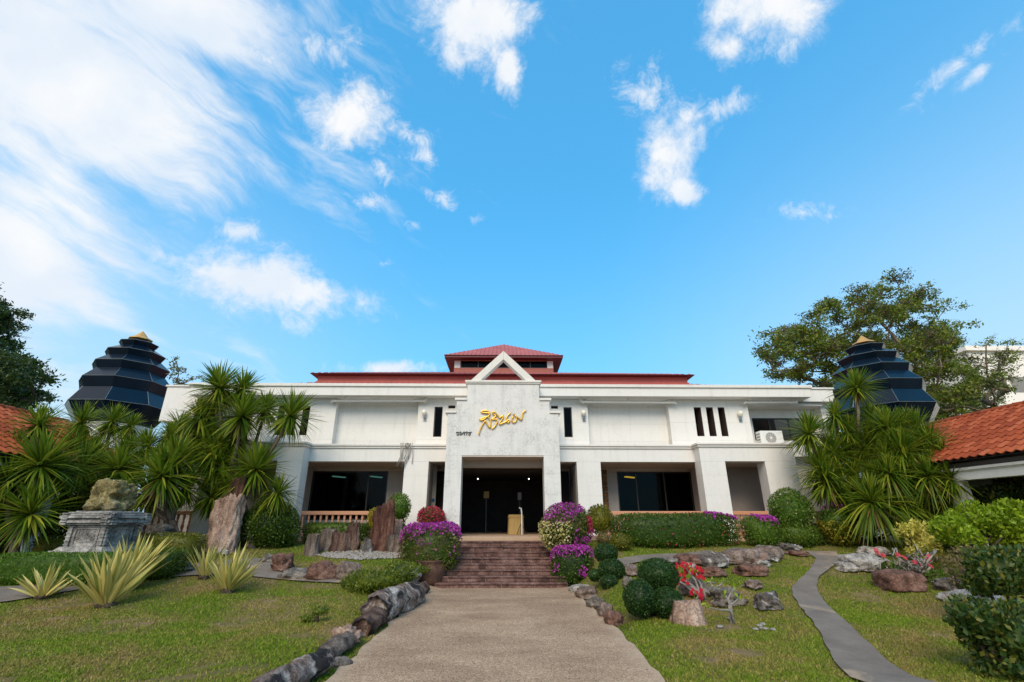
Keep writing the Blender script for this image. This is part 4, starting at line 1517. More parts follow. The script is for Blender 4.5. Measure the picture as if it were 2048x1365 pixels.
DARK = [[[(560, 560), (500, 590), (520, 640), (580, 600), (640, 560), (690, 640), (660, 760), (570, 800), (525, 740)]],
        [[(740, 620), (790, 560), (870, 560), (840, 680), (770, 810)]],
        [[(890, 800), (960, 690), (1040, 590), (1110, 550), (1150, 590), (1130, 700), (1110, 820)], [(1000, 640), (1060, 650)]],
        [[(1200, 620), (1260, 560), (1330, 540), (1350, 600), (1310, 700), (1260, 810)]],
        [[(1700, 560), (1560, 590), (1410, 590), (1500, 640), (1580, 680), (1560, 770), (1490, 800), (1430, 740)]]]
for grp in DARK:
    mb = MB()
    for s_ in grp: stroke(mb, s_, 39.0, (900, 850), 15.975, 0.0125, 3)
    mb.build('letter', M['signdark'], ds_, True)

# --- entrance contents
t = thing('draped_table', 'small table under a pleated mustard cloth inside the dark entrance', 'table', (0.42, 18.2, FLOOR))
V, F = [], []
for j, (zz, ex) in enumerate(((0.0, 1.05), (0.42, 1.0), (0.64, 0.97), (0.66, 0.96))):
    for k in range(64):
        a = 2 * PI * k / 64
        ca, sa = math.cos(a), math.sin(a)
        f = (abs(ca) ** 8 + abs(sa) ** 8) ** (-1 / 8) * ex
        pl = 1 + (0.03 * math.sin(k * PI / 2) if j < 3 else 0)
        V.append((0.42 + .27 * ca * f * pl, 18.2 + .25 * sa * f * pl, FLOOR + zz))
for j in range(3):
    for k in range(64): F.append((j * 64 + k, j * 64 + (k + 1) % 64, (j + 1) * 64 + (k + 1) % 64, (j + 1) * 64 + k))
F.append(tuple(range(3 * 64, 4 * 64)))
mesh_obj('tablecloth', V, F, M['cloth'], t)
MB().box(0.13, 0.71, 17.93, 18.47, FLOOR + .56, FLOOR + .585).build('valance', M['cloth'], t)
t = thing('tripod_stand', 'slim white stand with a small head inside the dark entrance', 'stand', (0.62, 17.7, FLOOR))
mb = MB(); mb.tube([(0.62, 17.7, FLOOR), (0.62, 17.7, FLOOR + .72)], .022, 8); mb.build('pole', M['whitepaint'], t)
mb = MB(); mb.tube([(0.62, 17.7, FLOOR + .72), (0.60, 17.7, FLOOR + .86), (0.53, 17.68, FLOOR + .88)], .025, 8); mb.build('head', M['whitepaint'], t)
for a in (0.3, 2.4, 4.5):
    mb = MB(); mb.tube([(0.60, 17.72, FLOOR + .38), (0.60 + .2 * math.cos(a), 17.75 + .2 * math.sin(a), FLOOR + .01)], .011, 6); mb.build('leg', M['dark_frame'], t)
for x, lab in ((-1.02, 'small lit ceiling spotlight at the left inside the entrance'), (0.95, 'small lit ceiling spotlight at the right inside the entrance')):
    t = thing('ceiling_light', lab, 'light', (x, 18.9, 3.2), 'spotlights inside the entrance')
    MB().lathe((x, 18.9, 3.06), [(0.02, 0), (0.026, .02), (0.02, .04)], 10).build('bulb', M['lamp_on'], t, True)
    mb = MB(); mb.tube([(x, 18.9, 3.10), (x, 18.9, 3.30)], .018, 6); mb.build('fitting', M['dark_frame'], t)
for x0, zz, mm, lab in ((-5.35, 3.05, 'tube_green', 'greenish fluorescent tube glowing behind the left window'), (-6.9, 3.06, 'tube_green', 'faint greenish tube at the far left of the left window'), (5.3, 3.02, 'tube_yellow', 'yellow ceiling light glowing behind the right window')):
    t = thing('tube_light', lab, 'light', (x0, 20.5, 3.3), 'ceiling tubes behind the windows')
    d = (0.25, .25, 0) if mm == 'tube_yellow' else (.16, .3, 0)
    MB().obox((x0, 20.5, 3.28), d, (-.05, .05, 0), (0, 0, .02)).build('tube', M[mm], t)
    MB().box(x0 - .03, x0 + .03, 20.47, 20.53, 3.3, 3.56).build('fitting', M['dark_frame'], t)
# figures half seen in the lobby: notice boards and a display column
for x, z, w, h, m_, lab in ((-0.72, 2.55, .22, .26, 'cloth', 'tan notice sheet on the dark lobby wall left of centre'), (0.62, 2.5, .15, .28, 'acgrey', 'pale notice sheet on the dark lobby wall right of centre')):
    t = thing('notice', lab, 'notice', (x, 20.0, z), 'notices in the lobby')
    MB().box(x - w / 2, x + w / 2, 19.99, 20.0, z - h / 2, z + h / 2).build('sheet', M[m_], t)
    MB().box(x - .02, x + .02, 20.0, 20.04, FLOOR, z + h / 2).build('post', M['dark_frame'], t)
t = thing('wall_sign', 'small blue and white plaque on the narrow wall left of the entrance', 'sign', (-2.68, 17.44, 2.2))
p0 = at(860.5, 1001, 18.2)
MB().box(p0.x - .09, p0.x + .16, 18.19, 18.2, p0.z - .06, p0.z + .06).build('plaque', M['blue'], t)
mb = MB(); mb.tube([(p0.x - .035 + .035 * math.cos(a), 18.185, p0.z + .035 * math.sin(a)) for a in np.linspace(0.6, 5.6, 14)], .009, 6); mb.build('mark', M['whitepaint'], t)
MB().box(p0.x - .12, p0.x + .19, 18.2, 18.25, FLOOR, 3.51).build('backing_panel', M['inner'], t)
t = thing('wood_carving', 'carved brown wooden panel on the wall beside the right window', 'panel', (CX + 3.6, 18.6, FLOOR))
q = MB()
for k in range(9):
    q.box(CX + 3.72, CX + 3.98, 18.6 + .01 * (k % 2), 18.68, FLOOR + .5 + k * .2, FLOOR + .5 + k * .2 + .18)
q.build('board', M['wood'], t, False, 0.02)

# --- front steps, tile by tile
st = thing('front_steps', 'broad red stone tiled steps rising to the dark entrance', 'steps', (CX, 13.1, 0))
NR, RISE = 9, FLOOR / 9
tread = [0.28, .28, .28, .28, .53, .28, .28, .28]
ys = [13.12]
for q in tread: ys.append(ys[-1] + q)
core = MB()
HW = 1.66
for k in range(NR - 1):
    core.box(CX - HW, CX + HW, ys[k] + .028, 16.0, k * RISE + (.002 if k else -.05), (k + 1) * RISE - .026)
core.build('step_core', M['mortar'], st)
TW = 2 * HW / 8


def tilebox(name, x0, x1, y0, y1, z0, z1, parent, mat='steptile'):
    j = 0.006
    mb = MB().box(x0 + j, x1 - j, y0, y1, z0, z1)
    return mb.build(name, M[mat], parent, False, 0.006)


for k in range(NR - 1):
    z0, z1 = k * RISE, (k + 1) * RISE
    for q in range(8):
        a, b = CX - HW + q * TW, CX - HW + (q + 1) * TW
        dz = random.uniform(-.004, .004)
        sh = random.uniform(-.02, .02)
        tilebox('riser_tile', a, b, ys[k] + .004 + random.uniform(0, .012), ys[k] + .03, z0 + .002, z1 - .03, st)
    for q in range(6):
        a, b = CX - HW + q * TW * 4 / 3, CX - HW + (q + 1) * TW * 4 / 3
        y1 = ys[k + 1] - .004 if k < NR - 2 else ys[-1] + .02
        tilebox('tread_tile', a, b, ys[k] - .022 + random.uniform(-.006, .006), y1 + .03, z1 - .026 + random.uniform(-.003, .003), z1 - random.uniform(0, .003), st)
ls = part('landing_slab', 'landing', lambda mb: [mb.box(CX - 1.75, CX + 1.75, ys[-1] - .03, 16.2, FLOOR - RISE + .004, FLOOR)], 0.012, parent=st)

# ================================================================== TOWERS
def tower(cx, cy, label, k_=1.0):
    t = thing('tiered_tower', label, 'tower', (cx, cy, 0), 'navy tiered towers beside the building')
    # eave radius, eave height
    tiers = [(r_ * k_, z_) for r_, z_ in ((1.83, 5.96), (1.64, 6.98), (1.39, 7.74), (1.10, 8.34), (0.73, 8.84))]
    ph = PI / 8
    MB().lathe((cx, cy, 0), [(1.35, 0.4), (1.35, 5.2)], 8, ph).build('tower_wall', M['wall'], t)
    bot = 5.25
    for k, (r, z) in enumerate(tiers):
        rn, zn = tiers[k + 1] if k + 1 < len(tiers) else (0.46, 9.10)
        ztop = z + (zn - z) * 0.60
        rb = r - 0.12 if k else r - .45
        o = MB().lathe((cx, cy, 0), [(rb, bot), (r, z), (rn - .14, ztop + .01)], 8, ph).build('roof_tier', M['navy'], t)
        e = MB()
        pts = [Vector((cx + r * math.cos(ph + 2 * PI * q / 8), cy + r * math.sin(ph + 2 * PI * q / 8), z)) for q in range(9)]
        for a, b in zip(pts, pts[1:]): e.tube([a, b], .011, 5)
        tp = [Vector((cx + (rn - .14) * math.cos(ph + 2 * PI * q / 8), cy + (rn - .14) * math.sin(ph + 2 * PI * q / 8), ztop)) for q in range(8)]
        for a, b in zip(pts, tp): e.tube([a, b], .007, 5)
        e.build('edge_trim', M['navytrim'], o)
        bot = ztop
    MB().lathe((cx, cy, 0), [(0.32, bot), (0.46, 9.04), (0.43, 9.09), (0.24, 9.19), (0.21, 9.24), (0.02, 9.46)], 8, ph).build('finial', M['gold'], t)


tower(-16.15, 19.75, 'navy tiered tower with a gold cap at the left end of the building')
tower(16.25, 19.75, 'navy tiered tower with a gold cap at the right end, before the big tree', 1.08)

# ================================================================== TILED PAVILIONS
def tile_mesh(w, l):
    """one S shaped tile: x across, y up the slope, z out"""
    n = 7
    xs = [w * i / (n - 1) for i in range(n)]
    zs = [0.045 * math.sin(PI * (i / (n - 1)) * 1.15) ** 2 if i < n - 1 else 0.004 for i in range(n)]
    V, F = [], []
    for (y, dz) in ((0, 0.022), (l * 1.12, 0.0)):
        for x, z in zip(xs, zs): V.append((x, y, z + dz))
    for i in range(n - 1): F.append((i, i + 1, n + i + 1, n + i))
    for x, z in zip(xs, zs): V.append((x, 0, z))
    for i in range(n - 1): F.append((2 * n + i, 2 * n + i + 1, i + 1, i))
    me = bpy.data.meshes.new('roof_tile'); me.from_pydata(V, [], F); me.update(); me.materials.append(M['rooftile'])
    return me


def pavilion(s, label, y0, y1, ntiles):
    """covered walkway running away from the camera; s = +1 right, -1 left"""
    ex, ez, rx_, rz_ = 12.0, 3.06, 15.0, 4.70
    t = thing('tiled_pavilion', label, 'pavilion', (s * 13, (y0 + y1) / 2, 0), 'tile roofed pavilions at the sides')
    up = Vector((s * (rx_ - ex), 0, rz_ - ez)); L = up.length; up.normalize()
    along = Vector((0, -1, 0)) if s > 0 else Vector((0, 1, 0))
    nrm = along.cross(up)
    if nrm.z < 0: along = -along; nrm = along.cross(up)
    rows = 10; w = 0.235; l = L / rows
    me = tile_mesh(w, l)
    cols = int((y1 - y0) / w)
    Mx = Matrix((along, up, nrm)).transposed().to_4x4()
    ystart = y0 if along.y > 0 else y1
    singles = 0
    rest = MB()
    order = []
    for r in range(rows):
        for c in range(cols):
            p = Vector((s * ex, ystart, ez + .03)) + along * (c * w) + up * (r * l) + nrm * (.004 * r % .003)
            order.append((p.y if s > 0 else p.y, p, r, c))
    # the tiles nearest the frame's edge of view show largest
    def vis(q):
        p = q[1]
        d = p - Vector((0, 0, EYE))
        return abs(math.atan2(abs(p.x), p.y) - R(44)) + (0.3 if abs(p.x) / p.y > 1.16 else 0)
    order.sort(key=vis)
    for i, (_, p, r, c) in enumerate(order):
        if i < 290:
            o = bpy.data.objects.new('roof_tile', me); COL.objects.link(o); o.parent = t
            o.matrix_local = Matrix.Translation(p - t.location + nrm * random.uniform(0, .006)) @ Mx @ Matrix.Rotation(random.uniform(-.012, .012), 4, 'Z')
        else:
            base = len(rest.v)
            for v in me.vertices: rest.v.append(tuple(p + Mx.to_3x3() @ v.co))
            for f in me.polygons: rest.f.append(tuple(base + k for k in f.vertices))
    if rest.v: stuff(rest.build('more_roof_tiles', M['rooftile'], t))
    lo, hi = sorted((s * ex, s * rx_))
    # deck under the tiles, far slope, ridge
    dk = MB(); a0, a1 = Vector((s * (ex + .02), y0, ez - .0)), Vector((s * (ex + .02), y1, ez))
    b0, b1 = a0 + up * L, a1 + up * L
    far = Vector((s * (rx_ + 3), 0, ez))
    dk.add([a0, a1, b1, b0, (far.x, y0, ez), (far.x, y1, ez)], [(0, 1, 2, 3), (3, 2, 5, 4), (0, 3, 4), (1, 5, 2)])
    dk.build('roof_deck', M['dark_room'], t)
    n = int((y1 - y0) / .32)
    for k in range(n):
        yy = y0 + k * .32
        m_ = MB(); m_.tube([(s * rx_, yy, rz_ + .03), (s * rx_, yy + .33, rz_ + .05)], .085, 8)
        m_.build('ridge_tile', M['rooftile'], t)
    fx = s * (ex + .16)
    q = lambda a, b: (min(fx + s * a, fx + s * b), max(fx + s * a, fx + s * b))
    MB().box(*q(-.02, .12), y0, y1, ez - .16, ez - .05).build('gutter_board', M['dark_frame'], t)
    MB().box(*q(-.02, .3), y0 + .1, y1, ez - .235, ez - .162).box(*q(.02, .3), y0 + .1, y1, ez - .265, ez - .237).build('cornice', M['trim'], t, False, .01)
    MB().box(*q(.05, .33), y0 + .15, y1 - .03, ez - .47, ez - .267).build('beam', M['wall'], t)
    for yy in (y1 - .75, y1 - 3.3, y1 - 5.8):
        if yy > y0: MB().box(*q(.06, .32), yy, yy + .34, 0.2, ez - .472).build('column', M['wall'], t)
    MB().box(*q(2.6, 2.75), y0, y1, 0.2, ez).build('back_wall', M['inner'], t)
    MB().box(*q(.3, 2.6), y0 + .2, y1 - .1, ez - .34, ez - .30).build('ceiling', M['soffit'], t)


pavilion(1, 'white walkway pavilion with an orange tile roof at the right edge', 8.6, 16.3, 300)
pavilion(-1, 'white walkway pavilion with a tile roof at the left edge, behind sword leaf plants', 9.6, 16.6, 300)

# far sunlit building on the right
t = thing('far_building', 'tall plain white building standing far behind the tree on the right', 'building', (60, 52, 0))
MB().box(48.6, 75, 46, 60, 0, 18.2).build('wall', M['farwhite'], t)
MB().box(48.2, 75.4, 45.6, 60.4, 18.2, 18.7).build('roof_edge', M['farwhite'], t)
for k in range(3):
    for j in range(4):
        MB().box(52 + k * 4.4, 54 + k * 4.4, 45.95, 46.0, 3 + j * 3.6, 4.6 + j * 3.6).build('window', M['acgrey'], t)

# ================================================================== SWORD LEAF PLANTS
def rosette_mesh(seed, n=130, dry=False, droop=1.0):
    r = np.random.default_rng(seed)
    V, F = [], []
    for i in range(n):
        t = i / n
        el = R(88) - R(150) * t ** 1.15 * (1.0 if droop <= 1 else 1.05) + r.normal(0, .10)
        az = i * 2.39996 + r.normal(0, .2)
        L = r.uniform(.78, 1.05) * (0.80 + 0.3 * math.sin(PI * min(1, t * 1.1)))
        if dry: el = R(-25) - R(50) * t; L *= .8
        d = np.array([math.cos(az) * math.cos(el), math.sin(az) * math.cos(el), math.sin(el)])
        s = np.array([-math.sin(az), math.cos(az), 0.0])
        w = r.uniform(.018, .030)
        lat = r.normal(0, .07); sag = r.uniform(.06, .46) * max(.15, math.cos(el)) * droop
        o = len(V)
        segs = ((0.03, .6), (.28, 1.0), (.55, .9), (.8, .55), (1.0, .04))
        for q, ww in segs:
            p = d * L * q + np.array([0, 0, -sag * q * q]) + s * lat * q * q
            up = np.cross(s, d)
            V.append(p - s * w * ww); V.append(p - up * w * .35 * ww); V.append(p + s * w * ww)
        for k in range(len(segs) - 1):
            a = o + k * 3
            F.append((a, a + 1, a + 4, a + 3)); F.append((a + 1, a + 2, a + 5, a + 4))
    me = bpy.data.meshes.new('leaf_rosette'); me.from_pydata([tuple(v) for v in V], [], F); me.update()
    me.polygons.foreach_set('use_smooth', [True] * len(me.polygons))
    me.materials.append(M['yucca_dry'] if dry else M['yucca'])
    return me


ROS = [rosette_mesh(k, 240) for k in range(4)]
ROSD = [rosette_mesh(20 + k, 225, droop=2.2) for k in range(3)]
DRY = [rosette_mesh(40 + k, 26, True) for k in range(2)]


def yucca(label, base, heads, droopy=0.2):
    b = Vector((base[0], base[1], float(hgt(base[0], base[1])) - .05))
    t = thing('sword_leaf_plant', label, 'plant', b, 'tall sword leaf plants by the building')
    H = []
    for px, py, rpx, Y in heads:
        p = at(px, py, Y); H.append((p, rpx * Y * .99 / FOC))
    zt = sorted(h[0].z for h in H)
    trunks = max(1, len(H) // 4)
    feet = []
    for k in range(trunks):
        grp = H[k::trunks]
        cx = sum(h[0].x for h in grp) / len(grp); cy = sum(h[0].y for h in grp) / len(grp)
        f0 = b + Vector(((cx - b.x) * .35 + random.uniform(-.15, .15), (cy - b.y) * .3, 0))
        fork = Vector((f0.x * .6 + cx * .4, f0.y * .6 + cy * .4, b.z + .35 * (min(h[0].z for h in grp) - b.z) + .25))
        fork.z = max(fork.z, b.z + .25)
        mb = MB(); mb.tube([f0, f0.lerp(fork, .5) + Vector((random.uniform(-.06, .06), 0, 0)), fork], [.13, .105, .09], 9)
        mb.build('trunk', M['bark'], t, True)
        for (h, rr) in grp:
            foot = h - Vector((0, 0, rr * .08))
            mid = fork.lerp(foot, .45) + Vector((random.uniform(-.12, .12), random.uniform(-.08, .08), -.12 * (foot - fork).length))
            m2 = fork.lerp(foot, .8) + Vector(((foot.x - fork.x) * .06, 0, -.05))
            mb = MB(); mb.tube([fork - Vector((0, 0, .05)), fork.lerp(mid, .5), mid, m2, foot], [.075, .065, .055, .048, .042], 7)
            mb.build('branch', M['bark'], t, True)
            me = random.choice(ROSD if random.random() < droopy else ROS)
            o = bpy.data.objects.new('leaf_rosette', me); COL.objects.link(o); o.parent = t
            o.location = foot - b
            d = (foot - m2).normalized()
            o.rotation_euler = (random.uniform(-.18, .18) - d.y * .3, random.uniform(-.18, .18) + d.x * .55, random.uniform(0, 6.28))
            o.scale = (rr * 1.02, rr * 1.02, rr * random.uniform(.92, 1.05))
            stuff(o)
            if random.random() < .75:
                o = bpy.data.objects.new('dry_leaves', random.choice(DRY)); COL.objects.link(o); o.parent = t
                o.location = foot - b - Vector((0, 0, .05)); o.rotation_euler = (0, 0, random.uniform(0, 6)); o.scale = (rr * .8,) * 3
                stuff(o)
    return t


yucca('multi stemmed sword leaf plant at the far left before the tiled roof', (-11.6, 12.6),
      [(79, 848, 56, 12.8), (85, 925, 92, 12.2), (18, 958, 66, 12.0), (64, 1022, 78, 11.9), (112, 940, 60, 12.7), (30, 900, 60, 12.9)])
yucca('sword leaf plant below the left tower, behind the carved pedestal', (-10.6, 14.4),
      [(164, 842, 56, 14.6), (225, 842, 50, 14.8), (262, 850, 42, 14.9), (164, 930, 72, 14.0), (239, 935, 70, 14.0), (190, 905, 56, 14.6), (205, 985, 55, 14.0), (130, 985, 55, 14.2), (233, 1000, 50, 14.5), (250, 900, 50, 14.8), (150, 890, 55, 14.4)])
yucca('sword leaf plant with low heads between the carved pedestal and the tall stone', (-8.3, 14.2),
      [(297, 890, 52, 14.6), (327, 948, 82, 13.8), (352, 915, 70, 14.2), (300, 985, 52, 14.3), (372, 975, 52, 14.4), (276, 930, 52, 14.6), (340, 870, 50, 14.9)])
yucca('tallest sword leaf plant, crowding the left end of the white facade', (-7.3, 15.0),
      [(441, 772, 66, 15.2), (485, 775, 56, 15.4), (485, 828, 78, 14.9), (400, 832, 58, 15.2), (430, 800, 56, 15.5), (533, 815, 50, 15.6), (581, 828, 68, 15.0), (430, 900, 68, 15.0), (385, 880, 56, 15.3), (470, 880, 60, 15.4), (360, 850, 45, 15.6), (412, 872, 50, 15.3)], .3)
yucca('sword leaf plant with two heads just left of the dark round bush', (-6.9, 14.6),
      [(513, 935, 74, 14.6), (556, 985, 50, 14.7), (424, 990, 54, 14.9), (480, 960, 55, 14.9), (436, 930, 62, 15.0)], .2)
yucca('sword leaf plant with one lone head reaching up before the right tower', (9.9, 15.2),
      [(1711, 772, 58, 15.2), (1616, 865, 62, 15.2), (1668, 830, 50, 15.4), (1696, 862, 48, 15.3), (1665, 905, 60, 15.2), (1641, 935, 66, 15.0), (1650, 962, 64, 14.9), (1703, 955, 54, 15.0), (1720, 905, 56, 15.3), (1741, 835, 48, 15.6), (1735, 885, 55, 15.2), (1690, 895, 50, 15.4), (1715, 985, 55, 14.8), (1680, 985, 52, 14.9)], .25)
yucca('wide sword leaf plant with drooping heads beside the right tiled roof', (11.4, 14.4),
      [(1773, 852, 62, 14.6), (1804, 850, 55, 14.8), (1834, 855, 58, 14.6), (1804, 900, 72, 14.2), (1862, 890, 66, 14.2), (1885, 912, 54, 13.9), (1770, 912, 50, 14.4), (1778, 945, 62, 14.0), (1856, 950, 62, 13.5), (1901, 955, 58, 13.2), (1741, 1000, 78, 14.0), (1795, 1005, 60, 14.1), (1835, 1000, 50, 14.2), (1895, 1000, 45, 13.6), (1762, 882, 52, 14.9), (1820, 935, 60, 14.0), (1872, 930, 52, 13.8), (1750, 955, 55, 14.5), (1842, 880, 52, 14.5), (1790, 872, 56, 14.8)], .6)

# ================================================================== TREES
def tree(label, base, outline, Y, dY, nclump, crad, leaves, size, mats, bark='bark', seed=3, trunk_r=.35, inner_r=None, cat='tree', name='tree', dens=1.0):
    r = np.random.default_rng(seed)
    b = Vector(base)
    t = thing(name, label, cat, b)
    poly = np.array(outline, float)
    lo, hi = poly.min(0), poly.max(0)
    pts = []
    tries = 0
    while len(pts) < nclump and tries < 40000:
        tries += 1
        q = r.uniform(lo, hi)
        if not inpoly(q[:1], q[1:2], poly)[0]: continue
        y = Y + r.normal(0, dY)
        p = at(q[0], q[1], y)
        if any((p - o).length < crad * .42 for o in pts): continue
        pts.append(p)
    # limbs: every clump hangs on the nearest node nearer to the trunk
    nodes_ = [b, b + Vector((0, 0, 1.5))]
    hgt0 = min(p.z for p in pts)
    fork = Vector((b.x, b.y, b.z + max(1.5, (hgt0 - b.z) * .8)))
    nodes_ = [b, fork]; par = {1: 0}
    pts.sort(key=lambda p: (p - fork).length)
    for p in pts:
        best, bd = 1, 1e9
        for i in range(1, len(nodes_)):
            q = nodes_[i]
            d = (p - q).length + .25 * (q - fork).length + max(0, q.z - p.z) * .9
            if d < bd: best, bd = i, d
        nodes_.append(p); par[len(nodes_) - 1] = best
    cnt = [0] * len(nodes_)
    for i in range(len(nodes_) - 1, 0, -1):
        cnt[i] += 1; cnt[par[i]] += cnt[i]
    tot = cnt[1]
    rad = lambda i: max(.016, trunk_r * (cnt[i] / tot) ** .5)
    mb = MB(); mb.tube([b - Vector((0, 0, .3)), b.lerp(fork, .5) + Vector((.1, 0, 0)), fork], [trunk_r * 1.25, trunk_r * 1.05, trunk_r], 10)
    mb.build('trunk', M[bark], t, True)
    lim = MB()
    for i in range(2, len(nodes_)):
        a, c = nodes_[par[i]], nodes_[i]
        L = (c - a).length
        m1 = a.lerp(c, .35) + Vector((r.normal(0, .06), r.normal(0, .06), .05)) * L
        m2 = a.lerp(c, .7) + Vector((r.normal(0, .06), r.normal(0, .06), -.02)) * L
        ra = rad(i)
        lim.tube([a, m1, m2, c], [min(rad(par[i]), ra * 1.25), ra * 1.1, ra, max(.012, ra * .7)], 6, cap=False)
        for k in range(4):                         # twigs in the clump
            d = Vector(r.normal(0, 1, 3)); d.normalize(); d.z = abs(d.z) * .7
            lim.tube([c, c + d * crad * .5 + Vector((0, 0, .04)), c + d * crad * .95], [.016, .011, .006], 4, cap=False)
    lim.build('limbs', M[bark], t, True)
    for mi, (mat, share) in enumerate(mats):
        VV, FF, o = [], [], 0
        for i, c in enumerate(pts):
            rr = crad * r.uniform(.55, 1.2)
            if r.random() > share and len(mats) > 1 and mi > 0: continue
            n = int(leaves * (rr / crad) ** 2 * (share if mi == 0 else .45) * r.uniform(.5, 1.3))
            if n < 4: continue
            # several sprays per clump
            ns = r.integers(3, 7)
            cen = r.normal(0, .5, (ns, 3)) * rr * np.array([1, 1, .55])
            which = r.integers(0, ns, n)
            q = cen[which] + r.normal(0, .24, (n, 3)) * rr * np.array([1, 1, .6])
            V, F = leaf_cards(np.array(c) + q, q + np.array([0, 0, rr * .4]), size, .42, .15, .9, .3, droop=.25)
            VV.append(V); FF.append(F + o); o += len(V)
        if VV: stuff(mesh_obj('crown' if mi == 0 else 'browned_leaves', np.concatenate(VV), np.concatenate(FF), M[mat], t))
    return t


tree('tall airy green and brown tree behind the right tower', (24.0, 31, 0.5),
     [(1515, 745), (1512, 718), (1540, 675), (1575, 650), (1620, 640), (1640, 610), (1690, 605), (1720, 575), (1770, 560), (1790, 552), (1815, 572), (1850, 575), (1862, 605), (1890, 625), (1900, 655), (1925, 640), (1925, 680), (1905, 705), (1960, 740), (1955, 800), (1900, 845), (1840, 845), (1700, 790), (1600, 760), (1540, 750)],
     31, 1.8, 260, .95, 380, .20, [('leaf_tree', .8), ('leaf_brown', .55)], seed=5, trunk_r=.42)
tree('thin greyish branchy tree with sparse leaves at the right edge behind the tiled roof', (36.5, 34, 0.5),
     [(1930, 730), (1955, 690), (1990, 668), (2032, 690), (2010, 720), (2045, 745), (2040, 800), (1990, 815), (1950, 850), (1900, 850), (1920, 800), (1960, 780)],
     34, 1.6, 46, .85, 170, .20, [('leaf_tree', .7), ('leaf_brown', .4)], seed=9, trunk_r=.25)
tree('dark dense tree at the left edge of the picture', (-28.5, 24, .4),
     [(-260, 580), (-100, 540), (0, 588), (22, 625), (25, 655), (12, 690), (45, 700), (68, 725), (50, 755), (105, 790), (98, 812), (60, 830), (0, 820), (-150, 840), (-280, 800)],
     24.5, 1.2, 130, 1.0, 900, .20, [('leaf_dense', 1.0)], bark='darkbark', seed=12, trunk_r=.4)
tree('small reddish leaved sapling rising above the left parapet', (-13.4, 19.2, 4.6),
     [(330, 770), (335, 735), (345, 708), (352, 712), (358, 745), (380, 745), (402, 755), (395, 765), (370, 770)],
     19.4, .3, 12, .22, 34, .12, [('leaf_tree', .8), ('leaf_twig', .5)], seed=15, trunk_r=.04)

# ================================================================== LEFT GARDEN
# carved pedestal with the yellow rock
pc = at(196, 1105, 12.1)
gz = float(hgt(pc.x, 12.1)) - .05
t = thing('carved_pedestal', 'grey carved stone pedestal with panels and a heavy cornice, behind the left hedge', 'pedestal', (pc.x, 12.1, gz))


def sq(mb, hw, z0, z1, hw1=None):
    hw1 = hw if hw1 is None else hw1
    a = R(-4)
    u, v = Vector((math.cos(a), math.sin(a), 0)), Vector((-math.sin(a), math.cos(a), 0))
    c0, c1 = Vector((pc.x, 12.1, z0)), Vector((pc.x, 12.1, z1))
    V = [c0 + (i * u + j * v) * hw for i, j in ((-1, -1), (1, -1), (1, 1), (-1, 1))] + [c1 + (i * u + j * v) * hw1 for i, j in ((-1, -1), (1, -1), (1, 1), (-1, 1))]
    mb.add(V, [(0, 3, 2, 1), (4, 5, 6, 7), (0, 1, 5, 4), (1, 2, 6, 5), (2, 3, 7, 6), (3, 0, 4, 7)])


ztop = at(196, 1023, 12.1).z
zb = at(196, 1104, 12.1).z
HWp = .60
mb = MB(); sq(mb, HWp + .06, gz, zb - .02); sq(mb, HWp + .03, zb - .02, zb + .05); sq(mb, HWp - .03, zb + .05, zb + .13, HWp - .10)
mb.build('base_moulding', M['carved'], t, False, .012)
mb = MB(); sq(mb, HWp - .16, zb + .1, ztop - .30); mb.build('shaft', M['carved'], t, False, .01)
mb = MB()
for k, (h0, h1, w0) in enumerate(((-.345, -.30, -.11), (-.297, -.262, -.04), (-.26, -.20, .0), (-.197, -.16, -.03), (-.157, -.10, .02), (-.097, -.06, -.02), (-.057, -.02, -.07), (-.018, .0, -.16))):
    sq(mb, HWp + w0, ztop + h0, ztop + h1, HWp + w0 - .015)
mb.build('cornice', M['carved'], t, False, .014)
a = R(-4); U, Vv = Vector((math.cos(a), math.sin(a), 0)), Vector((-math.sin(a), math.cos(a), 0))
cp = Vector((pc.x, 12.1, 0))
zm0, zm1 = zb + .12, ztop - .345
